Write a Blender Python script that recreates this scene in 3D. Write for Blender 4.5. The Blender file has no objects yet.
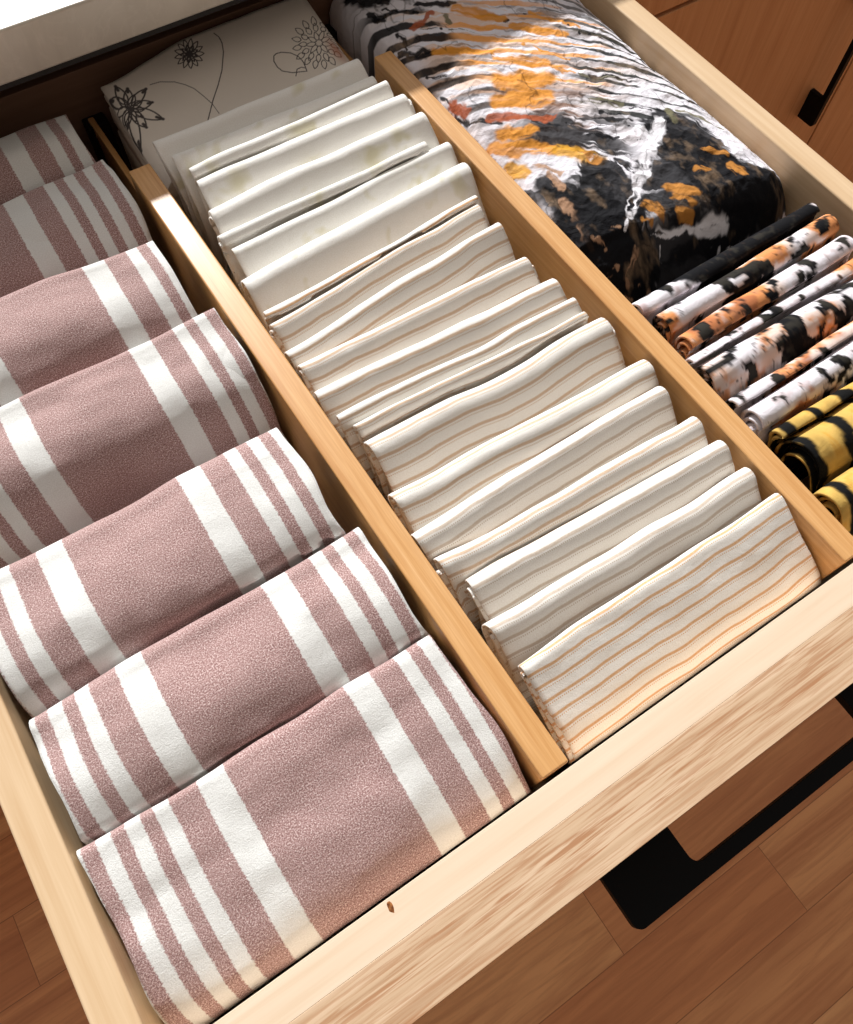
import bpy, math, random
import numpy as np
from mathutils import Matrix, Vector, noise

U = 0.33            # metres per layout unit; layout z = 0 is the drawer rim
H0 = 2.42           # rim height above the floor, layout units
C = bpy.context.scene.collection

# ------------------------------------------------------------------ helpers
def P(x, y, z): return (x*U, y*U, (z+H0)*U)

def tag(o, label=None, cat=None, group=None, kind=None):
    if label: o['label'] = label
    if cat: o['category'] = cat
    if group: o['group'] = group
    if kind: o['kind'] = kind
    return o

def empty(name, loc):
    o = bpy.data.objects.new(name, None); C.objects.link(o)
    o.location = P(*loc); o.empty_display_size = .02
    return o

def mesh_obj(name, verts, faces, mat, parent=None, org=None, uvs=None, cols=None, smooth=True):
    """verts in layout units; org = object origin in layout units"""
    v = np.asarray(verts, dtype=float)
    if org is None:
        org = (0, 0, 0) if parent is None else None
    if parent is not None:
        o3 = np.array([parent['_ox'], parent['_oy'], parent['_oz']])
    else:
        o3 = np.array(org, float)
    vv = (v - o3) * U
    me = bpy.data.meshes.new(name)
    me.from_pydata(vv.tolist(), [], [tuple(int(i) for i in f) for f in faces])
    if uvs is not None:
        ul = me.uv_layers.new(name='UVMap')
        idx = np.empty(len(me.loops), dtype=np.int32); me.loops.foreach_get('vertex_index', idx)
        ul.data.foreach_set('uv', np.asarray(uvs, dtype=np.float32)[idx].ravel())
    if cols is not None:
        ca = me.color_attributes.new('Col', 'FLOAT_COLOR', 'POINT')
        c4 = np.ones((len(v), 4), dtype=np.float32); c4[:, :3] = cols
        ca.data.foreach_set('color', c4.ravel())
    if smooth:
        me.polygons.foreach_set('use_smooth', [True]*len(me.polygons))
    me.materials.append(mat); me.update()
    o = bpy.data.objects.new(name, me); C.objects.link(o)
    if parent is not None:
        o.parent = parent
    else:
        o.location = P(*o3)
        o['_ox'], o['_oy'], o['_oz'] = float(o3[0]), float(o3[1]), float(o3[2])
    return o

def root(name, loc):
    o = empty(name, loc)
    o['_ox'], o['_oy'], o['_oz'] = map(float, loc)
    return o

def box_data(x0, x1, y0, y1, z0, z1):
    v = [(x, y, z) for x in (x0, x1) for y in (y0, y1) for z in (z0, z1)]
    f = [(0,1,3,2),(4,6,7,5),(0,4,5,1),(2,3,7,6),(0,2,6,4),(1,5,7,3)]
    return v, f

def box(name, b, mat, parent=None, bev=.003, org=None, seg=2):
    v, f = box_data(*b)
    if org is None and parent is None:
        org = ((b[0]+b[1])/2, (b[2]+b[3])/2, b[4])
    o = mesh_obj(name, v, f, mat, parent, org, smooth=False)
    if bev:
        m = o.modifiers.new('bevel', 'BEVEL'); m.width = bev*U; m.segments = seg; m.limit_method = 'ANGLE'
        for p in o.data.polygons: p.use_smooth = True
        n = o.modifiers.new('wn', 'WEIGHTED_NORMAL'); n.keep_sharp = False
    return o

def boxes(name, bs, mat, parent=None, bev=.003, org=None):
    V, F = [], []
    for b in bs:
        v, f = box_data(*b); k = len(V); V += v; F += [tuple(i+k for i in q) for q in f]
    o = mesh_obj(name, V, F, mat, parent, org or (0,0,0), smooth=False)
    if bev:
        m = o.modifiers.new('bevel', 'BEVEL'); m.width = bev*U; m.segments = 2; m.limit_method = 'ANGLE'
    return o

# vectorised value noise
def vn(x, y, seed=0):
    x = np.asarray(x, float) + seed*17.31; y = np.asarray(y, float) + seed*9.17
    xi = np.floor(x).astype(np.int64); yi = np.floor(y).astype(np.int64)
    fx = x-xi; fy = y-yi
    fx = fx*fx*(3-2*fx); fy = fy*fy*(3-2*fy)
    def h(a, b):
        n = (a*374761393 + b*668265263 + seed*69069) & 0xffffffff
        n = ((n ^ (n >> 13))*1274126177) & 0xffffffff
        return ((n ^ (n >> 16)) & 0xffff)/65535.0
    return (h(xi,yi)*(1-fx)+h(xi+1,yi)*fx)*(1-fy)+(h(xi,yi+1)*(1-fx)+h(xi+1,yi+1)*fx)*fy
def fbm(x, y, seed=0, o=4):
    s = 0; a = 1; t = 0
    for k in range(o):
        s = s + a*vn(x*2**k, y*2**k, seed+k*31); t += a; a *= .5
    return s/t*2-1
def sst(a, b, x):
    t = np.clip((x-a)/(b-a), 0, 1); return t*t*(3-2*t)

# ---------------------------------------------------------------- materials
def srgb(r, g, b):
    return tuple(((c/255)/12.92 if c/255 <= .04045 else ((c/255+.055)/1.055)**2.4) for c in (r, g, b)) + (1,)

class NT:
    def __init__(s, name, rough=.5, spec=.5):
        s.m = bpy.data.materials.new(name); s.m.use_nodes = True
        s.t = s.m.node_tree; s.b = s.t.nodes['Principled BSDF']
        s.b.inputs['Roughness'].default_value = rough
        s.b.inputs['Specular IOR Level'].default_value = spec
    def n(s, typ, **kw):
        n = s.t.nodes.new(typ)
        for k, v in kw.items():
            if k in n.inputs: n.inputs[k].default_value = v
            else: setattr(n, k, v)
        return n
    def l(s, a, b): s.t.links.new(a, b)
    def math(s, op, a, b=None, c=None, clamp=False):
        n = s.t.nodes.new('ShaderNodeMath'); n.operation = op; n.use_clamp = clamp
        for i, q in enumerate((a, b, c)):
            if q is None: continue
            if isinstance(q, (int, float)): n.inputs[i].default_value = q
            else: s.l(q, n.inputs[i])
        return n.outputs[0]
    def mix(s, fac, a, b, blend='MIX'):
        n = s.t.nodes.new('ShaderNodeMix'); n.data_type = 'RGBA'; n.blend_type = blend
        for i, q in ((0, fac), (6, a), (7, b)):
            if isinstance(q, (int, float, tuple)): n.inputs[i].default_value = q
            else: s.l(q, n.inputs[i])
        return n.outputs[2]
    def coord(s, scale=(1,1,1), kind='Object', loc=(0,0,0), rot=(0,0,0)):
        tc = s.n('ShaderNodeTexCoord'); mp = s.n('ShaderNodeMapping')
        mp.inputs['Scale'].default_value = scale; mp.inputs['Location'].default_value = loc
        mp.inputs['Rotation'].default_value = rot
        s.l(tc.outputs[kind], mp.inputs['Vector']); return mp.outputs[0]
    def noise(s, vec, scale, detail=3, rough=.5, dist=0):
        n = s.n('ShaderNodeTexNoise'); n.inputs['Scale'].default_value = scale
        n.inputs['Detail'].default_value = detail; n.inputs['Roughness'].default_value = rough
        n.inputs['Distortion'].default_value = dist
        s.l(vec, n.inputs['Vector']); return n.outputs['Fac']
    def ramp(s, fac, stops):
        r = s.n('ShaderNodeValToRGB'); e = r.color_ramp.elements
        while len(e) < len(stops): e.new(.5)
        for i, (p, c) in enumerate(stops):
            e[i].position = p; e[i].color = c if len(c) == 4 else tuple(c)+(1,)
        s.l(fac, r.inputs[0]); return r.outputs[0]
    def col(s, c): s.l(c, s.b.inputs['Base Color']) if not isinstance(c, tuple) else setattr(s.b.inputs['Base Color'], 'default_value', c)
    def bump(s, h, strength=.2, dist=.001):
        b = s.n('ShaderNodeBump'); b.inputs['Strength'].default_value = strength
        b.inputs['Distance'].default_value = dist; s.l(h, b.inputs['Height'])
        s.l(b.outputs[0], s.b.inputs['Normal'])

def wood(name, c1, c2, c3, axis='y', grain=260, rough=.42, spec=.5, streak=.35, tilt=0, bumpy=.05):
    m = NT(name, rough, spec)
    k = .035
    sc = {'x': (k, 1, 1), 'y': (1, k, 1), 'z': (1, 1, k)}[axis]
    v = m.coord(sc, rot=(0, 0, tilt))
    f = m.noise(v, grain, 3, .6, .3)
    g = m.noise(v, grain*.22, 3, .55, .8)
    t = m.math('ADD', m.math('MULTIPLY', f, .5), m.math('MULTIPLY', g, .5))
    c = m.ramp(t, [(.33, c3), (.48, c1), (.66, c2)])
    s = m.ramp(m.noise(v, grain*2.2, 2, .6), [(.40, (0,0,0)), (.62, (1,1,1))])
    c = m.mix(m.math('MULTIPLY', m.math('SUBTRACT', 1.0, s), streak), c, c3)
    m.col(c); m.bump(f, bumpy, .0004)
    return m.m

M = {}
M['maple'] = wood('maple_board', srgb(214,184,146), srgb(224,196,160), srgb(202,166,124), 'y', 300, .38, .5, .2)
M['maple_front'] = wood('maple_front_board', srgb(226,204,178), srgb(232,212,188), srgb(218,192,162), 'x', 300, .5, .4, .12)
M['bamboo'] = wood('bamboo_divider', srgb(212,162,104), srgb(222,176,122), srgb(190,134,76), 'y', 420, .34, .55, .4)
M['veneer'] = wood('cabinet_oak_veneer', srgb(204,156,112), srgb(212,166,122), srgb(188,138,96), 'z', 230, .55, .3, .3)
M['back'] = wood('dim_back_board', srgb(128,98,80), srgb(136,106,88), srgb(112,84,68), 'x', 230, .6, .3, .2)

def oak():
    m = NT('oak_front', .5, .4)
    v = m.coord((.035, 1, 1), rot=(0, 0, .05))
    w = m.noise(v, 130, 2, .5, .8)
    f = m.noise(v, 900, 3, .6, .4)
    g = m.noise(v, 200, 2, .5, 1.2)
    c = m.ramp(g, [(.3, srgb(184,150,118)), (.5, srgb(202,172,140)), (.7, srgb(214,186,156))])
    d = m.ramp(f, [(.40, (1,1,1)), (.54, (0,0,0))])
    mask = m.ramp(w, [(.38, (.45,.45,.45)), (.6, (1,1,1))])
    c = m.mix(m.math('MULTIPLY', m.math('MULTIPLY', d, mask), .85), c, srgb(166,116,78))
    m.col(c); m.bump(f, .12, .0005); return m.m
M['oak'] = oak()

def black():
    m = NT('matte_black_metal', .6, .12); v = m.coord()
    f = m.noise(v, 900, 2)
    m.col(m.ramp(f, [(0, srgb(7,7,8)), (1, srgb(12,12,13))])); m.bump(f, .04, .0002); return m.m
M['black'] = black()
def dark():
    m = NT('black_gap_strip', .6, .2); v = m.coord()
    m.col(m.ramp(m.noise(v, 60), [(0, srgb(48,46,46)), (1, srgb(58,55,54))])); return m.m
M['dark'] = dark()
def shade_dark():  # near-black colour standing for the shadow at the divider ends
    m = NT('dark_end_shade', .8, .2); v = m.coord()
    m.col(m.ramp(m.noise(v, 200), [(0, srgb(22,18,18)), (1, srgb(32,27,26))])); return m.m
M['shade_dark'] = shade_dark()
def marble():
    m = NT('pale_stone', .35, .5); v = m.coord()
    a = m.noise(v, 9, 5, .6, 1.5); b = m.noise(v, 30, 4, .6, 2.0)
    c = m.ramp(a, [(.3, srgb(176,164,150)), (.5, srgb(196,186,172)), (.7, srgb(214,204,190))])
    vein = m.ramp(b, [(.47, (0,0,0)), (.5, (1,1,1)), (.53, (0,0,0))])
    c = m.mix(m.math('MULTIPLY', vein, .1), c, srgb(238,230,218))
    m.col(c); return m.m
M['marble'] = marble()

def floor_mat():
    m = NT('oak_floor_planks', .45, .4)
    br = m.n('ShaderNodeTexBrick'); br.offset = .37; br.squash = 1
    v = m.coord((1,1,1), loc=(.21, .033, 0))
    m.l(v, br.inputs['Vector'])
    for k, q in (('Scale', 1.0), ('Brick Width', .62), ('Row Height', .092), ('Mortar Size', .0006), ('Mortar Smooth', .2), ('Bias', 0)):
        br.inputs[k].default_value = q
    br.inputs['Color1'].default_value = (0,0,0,1); br.inputs['Color2'].default_value = (1,1,1,1); br.inputs['Mortar'].default_value = (.5,.5,.5,1)
    sep = m.n('ShaderNodeSeparateXYZ'); m.l(v, sep.inputs[0])
    cmb = m.n('ShaderNodeCombineXYZ')
    m.l(m.math('ADD', m.math('MULTIPLY', sep.outputs[0], .07), m.math('MULTIPLY', br.outputs['Color'], 3.0)), cmb.inputs[0])
    m.l(sep.outputs[1], cmb.inputs[1]); m.l(br.outputs['Color'], cmb.inputs[2])
    f = m.noise(cmb.outputs[0], 110, 4, .6, 1.0)
    g = m.noise(cmb.outputs[0], 22, 3, .55, 1.5)
    c = m.ramp(br.outputs['Color'], [(0, srgb(228,160,104)), (.5, srgb(214,144,92)), (1, srgb(240,180,122))])
    c = m.mix(m.ramp(g, [(.35, (.7,.7,.7)), (.62, (0,0,0))]), c, srgb(184,116,72))
    c = m.mix(m.ramp(f, [(.35, (.35,.35,.35)), (.55, (0,0,0))]), c, srgb(168,102,62))
    c = m.mix(br.outputs['Fac'], c, srgb(160,104,66))
    m.col(c); m.bump(f, .05, .0004); return m.m
M['floor'] = floor_mat()

def band(m, d, a, b, soft):       # 1 inside [a,b]
    x = m.math('SMOOTHSTEP', a-soft, a+soft, d) if False else None
    def ss(e, inv=False):
        n = m.n('ShaderNodeMapRange'); n.interpolation_type = 'SMOOTHSTEP'
        n.inputs[1].default_value = e-soft; n.inputs[2].default_value = e+soft
        n.inputs[3].default_value = 1 if inv else 0; n.inputs[4].default_value = 0 if inv else 1
        m.l(d, n.inputs[0]); return n.outputs[0]
    return m.math('MULTIPLY', ss(a), ss(b, True))

def towel_mat():
    m = NT('striped_terry', .95, .1)
    try: m.b.inputs['Sheen Weight'].default_value = .25; m.b.inputs['Sheen Roughness'].default_value = .6
    except Exception: pass
    uv = m.coord((1,1,1), 'UV')
    s = m.n('ShaderNodeSeparateXYZ'); m.l(uv, s.inputs[0])
    wob = m.math('MULTIPLY', m.math('SUBTRACT', m.noise(uv, 4, 2), .5), .012)
    fz = m.math('MULTIPLY', m.math('SUBTRACT', m.noise(uv, 300, 2), .5), .006)
    x = m.math('ADD', s.outputs[0], m.math('ADD', wob, fz))
    d = m.math('ABSOLUTE', x)
    w = None
    for a, b in ((.085,.121), (.158,.178), (.195,.214), (.231,.249), (.267,.30)):
        q = band(m, d, a, b, .0012); w = q if w is None else m.math('MAXIMUM', w, q)
    sp = m.noise(uv, 520, 3, .8)
    mv = m.ramp(sp, [(.34, srgb(102,68,66)), (.46, srgb(152,116,112)), (.55, srgb(188,156,153)), (.64, srgb(236,220,216))])
    lg = m.noise(uv, 14, 3, .6)
    mv = m.mix(m.math('MULTIPLY', m.ramp(lg, [(.4, (0,0,0)), (.7, (1,1,1))]), .25), mv, srgb(196,166,162))
    wh = m.ramp(sp, [(.3, srgb(220,220,216)), (.7, srgb(242,243,241))])
    m.col(m.mix(w, mv, wh))
    hh = m.math('ADD', m.math('MULTIPLY', sp, 1.0), m.math('MULTIPLY', m.noise(uv, 160, 2), .5))
    m.bump(hh, .5, .0009)
    return m.m
M['towel'] = towel_mat()

def weave(m, uv, base, s=1.0):
    h = m.noise(uv, 520*s, 2, .6); l = m.noise(uv, 26, 3, .6)
    m.bump(m.math('ADD', m.math('MULTIPLY', h, .25), l), .35, .0016)
    return h

def stripe_mat(name, tint, dens=1.0, per=.0245):
    m = NT(name, .85, .15)
    uv = m.coord((1,1,1), 'UV')
    s = m.n('ShaderNodeSeparateXYZ'); m.l(uv, s.inputs[0])
    xs = s.outputs[0]
    wob = m.math('MULTIPLY', m.math('SUBTRACT', m.noise(m.coord((1,.35,1),'UV'), 9, 2), .5), .014)
    v = m.math('ADD', s.outputs[1], wob)
    fr = m.math('FRACT', m.math('DIVIDE', v, per))
    a = band(m, fr, .40, .60, .05)
    b = band(m, fr, .70, .78, .03)
    dots = m.math('GREATER_THAN', m.math('SINE', m.math('MULTIPLY', xs, 2*math.pi/.0032)), -.1)
    b = m.math('MULTIPLY', b, dots)
    tx = m.noise(m.coord((1,4,1),'UV'), 260, 2, .6)
    a = m.math('MULTIPLY', a, m.math('ADD', m.math('MULTIPLY', tx, .7), .35))
    fac = m.math('MINIMUM', m.math('MULTIPLY', m.math('ADD', a, m.math('MULTIPLY', b, .7)), dens), 1.0)
    h = weave(m, uv, None)
    base = m.ramp(h, [(.3, srgb(234,229,221)), (.7, srgb(247,245,240))])
    m.col(m.mix(fac, base, tint)); return m.m
M['stripe_tan'] = stripe_mat('tan_striped_cotton', srgb(192,148,100), .95)
M['stripe_orange'] = stripe_mat('orange_striped_cotton', srgb(208,152,88), 1.15, .0200)
M['stripe_grey'] = stripe_mat('taupe_striped_cotton', srgb(172,140,106), .8)

def white_mat():
    m = NT('white_cotton', .85, .15)
    uv = m.coord((1,1,1), 'UV')
    oi = m.n('ShaderNodeObjectInfo')
    cm = m.n('ShaderNodeVectorMath'); cm.operation = 'ADD'; m.l(uv, cm.inputs[0]); 
    c2 = m.n('ShaderNodeCombineXYZ'); m.l(m.math('MULTIPLY', oi.outputs['Random'], 20), c2.inputs[0]); m.l(c2.outputs[0], cm.inputs[1])
    sp = m.noise(cm.outputs[0], 15, 2, .55, .4)
    f = m.ramp(sp, [(.58, (0,0,0)), (.70, (1,1,1))])
    h = weave(m, uv, None)
    base = m.ramp(h, [(.3, srgb(238,235,228)), (.7, srgb(248,247,243))])
    m.col(m.mix(m.math('MULTIPLY', f, .6), base, srgb(208,200,158))); return m.m
M['white'] = white_mat()

def attr_mat(name, rough=.8, spec=.2, wr=40, st=.5):
    m = NT(name, rough, spec)
    a = m.n('ShaderNodeAttribute'); a.attribute_name = 'Col'
    v = m.coord()
    h = m.noise(v, wr, 4, .6, 1.5); f = m.noise(v, 900, 2)
    c = m.mix(m.math('MULTIPLY', m.math('SUBTRACT', f, .4), .25), a.outputs['Color'], (.5,.5,.5,1))
    m.col(a.outputs['Color'])
    m.bump(m.math('ADD', h, m.math('MULTIPLY', f, .12)), st, .002); return m.m
M['tiedye'] = attr_mat('tie_dye_cotton', .8, .12, 90, .45)
M['tieroll'] = attr_mat('tie_dye_napkin_cotton', .85, .1, 90, .3)
M['floral'] = attr_mat('floral_print_cotton', .85, .15, 30, .25)
STROKES=[(0.862,1.31,0.924,1.282,0.0092,'k'),(0.83,1.252,0.863,1.228,0.0046,'k'),(0.773,1.237,0.814,1.18,0.0076,'k'),(0.777,1.151,0.808,1.101,0.0038,'k'),(0.775,1.086,0.776,1.011,0.0076,'k'),(0.777,1.002,0.812,0.957,0.0054,'k'),(0.861,0.922,0.889,0.897,0.0065,'k'),(0.889,0.897,0.897,0.869,0.0016,'k'),(0.794,1.269,0.788,1.232,0.0054,'k'),(0.779,1.442,0.819,1.366,0.0135,'k'),(0.783,1.368,0.796,1.33,0.0081,'k'),(0.809,1.35,0.846,1.294,0.0054,'k'),(0.909,0.892,0.929,0.872,0.0022,'k'),(1.028,1.18,1.038,1.16,0.0022,'k'),(1.09,1.078,1.104,1.063,0.0033,'k'),(0.981,1.186,0.986,1.183,0.0043,'k'),(0.906,1.124,0.9,1.11,0.0033,'k'),(0.919,1.266,0.983,1.194,0.007,'o'),(0.989,1.162,1.061,1.091,0.007,'o'),(1.039,1.178,1.096,1.094,0.0043,'o'),(0.82,1.18,0.901,1.121,0.0081,'o'),(0.906,1.098,0.974,1.042,0.0081,'o'),(0.972,1.105,1.017,1.033,0.0033,'o'),(0.966,1.03,1.007,0.988,0.0033,'o'),(0.87,1.039,0.948,1.007,0.0163,'o'),(0.846,0.997,0.918,0.967,0.0152,'o'),(0.804,0.938,0.842,0.912,0.0108,'o'),(0.775,0.926,0.842,0.85,0.0092,'o'),(0.854,0.84,0.898,0.781,0.0103,'y'),(0.778,0.875,0.784,0.845,0.0081,'y'),(0.809,0.976,0.883,0.92,0.007,'r'),(0.776,1.061,0.787,1.028,0.007,'r'),(0.828,0.956,0.901,0.913,0.0038,'r'),(0.823,1.259,0.871,1.277,0.0054,'r'),(0.873,1.216,0.93,1.176,0.0033,'v'),(1.019,0.984,1.069,0.931,0.007,'v'),(0.97,0.925,1.028,0.881,0.0076,'v'),(0.893,1.263,0.888,1.238,0.0054,'v'),(1.015,0.936,1.043,0.902,0.0024,'k'),(1.063,0.996,1.096,0.964,0.0024,'k'),(1.082,1.02,1.12,0.992,0.0016,'k'),(1.082,1.11,1.141,1.016,0.0024,'k'),(1.109,1.069,1.137,1.011,0.0019,'k'),(0.91,0.886,0.968,0.846,0.0022,'k'),(1.111,1.172,1.15,1.101,0.0014,'k'),(1.087,1.192,1.104,1.146,0.0014,'k'),(0.982,0.879,1.007,0.855,0.0054,'k'),(0.808,1.067,0.853,1.049,0.0016,'v'),(0.858,1.257,0.884,1.232,0.0014,'v'),(0.807,0.688,0.83,0.598,0.063,'k'),(0.803,0.752,0.804,0.655,0.0378,'k'),(0.797,0.801,0.798,0.716,0.0168,'k'),(0.792,0.637,0.837,0.563,0.042,'k'),(0.792,0.751,0.791,0.706,0.0084,'t'),(0.788,0.688,0.784,0.648,0.0063,'t'),(0.811,0.811,0.811,0.771,0.0084,'t'),(0.808,0.661,0.808,0.625,0.0052,'t'),(0.808,0.846,0.826,0.798,0.0063,'t'),(0.877,0.751,0.842,0.649,0.0515,'k'),(1.062,0.787,1.079,0.722,0.0515,'k'),(0.962,0.705,1.139,0.582,0.0488,'k'),(1.044,0.744,1.081,0.596,0.0542,'k'),(1.117,0.604,1.206,0.585,0.0244,'k'),(1.151,0.825,1.378,0.778,0.007,'k'),(0.789,0.613,0.841,0.565,0.0406,'k'),(0.824,0.623,1.05,0.561,0.0244,'k'),(0.837,0.707,0.8,0.649,0.0379,'k'),(1.05,0.57,1.199,0.574,0.0217,'k'),(0.896,0.56,1.05,0.547,0.0325,'k'),(0.899,0.665,1.026,0.602,0.0298,'k'),(1.029,0.972,1.114,0.898,0.006,'k'),(1.004,0.941,1.1,0.846,0.0022,'k'),(1.001,0.898,1.061,0.836,0.0033,'k'),(0.963,0.873,1.015,0.832,0.0065,'k'),(1.136,0.944,1.232,0.92,0.0019,'k'),(1.001,0.824,1.033,0.796,0.0024,'k'),(0.992,0.79,1.006,0.782,0.0022,'k'),(0.928,0.771,0.932,0.739,0.0081,'k'),(0.926,0.841,0.965,0.816,0.0054,'k'),(1.09,0.819,1.083,0.79,0.0081,'v'),(1.112,0.808,1.157,0.744,0.007,'v'),(1.043,0.989,1.106,0.927,0.0022,'v'),(0.965,0.667,0.995,0.641,0.0119,'q'),(0.956,0.644,0.975,0.623,0.0081,'q'),(0.905,0.662,0.912,0.634,0.0103,'q'),(0.95,0.62,0.967,0.61,0.0065,'q'),(1.074,0.709,1.104,0.68,0.0054,'q'),(1.092,0.654,1.099,0.628,0.0098,'q'),(1.032,0.676,1.043,0.662,0.0054,'q'),(1.167,0.682,1.397,0.761,0.0054,'q'),(0.89,0.802,0.897,0.783,0.0081,'q'),(0.879,0.64,0.893,0.627,0.0038,'q'),(0.85,0.611,0.82,0.581,0.0049,'t'),(0.817,0.659,0.838,0.652,0.0054,'t'),(0.808,0.602,0.781,0.597,0.0043,'t'),(0.841,0.567,0.857,0.554,0.0054,'t'),(0.793,0.661,0.802,0.637,0.0038,'t'),(0.801,0.574,0.819,0.564,0.0033,'t'),(1.057,0.806,0.969,0.738,0.0108,'w'),(0.969,0.738,0.915,0.698,0.0092,'w'),(0.91,0.694,0.866,0.659,0.006,'w'),(0.866,0.659,0.847,0.641,0.0027,'w'),(0.846,0.641,0.895,0.613,0.0019,'w'),(0.901,0.612,0.966,0.596,0.0065,'w'),(0.98,0.59,1.029,0.579,0.0108,'w'),(1.398,0.872,1.12,0.668,0.0038,'w'),(1.118,0.664,1.394,0.749,0.0024,'w'),(1.394,0.749,1.401,0.682,0.0024,'w'),(0.897,0.6,0.893,0.586,0.0011,'w'),(1.014,0.56,1.116,0.541,0.0024,'w'),(1.01,0.812,1.017,0.784,0.0065,'w')]
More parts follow.
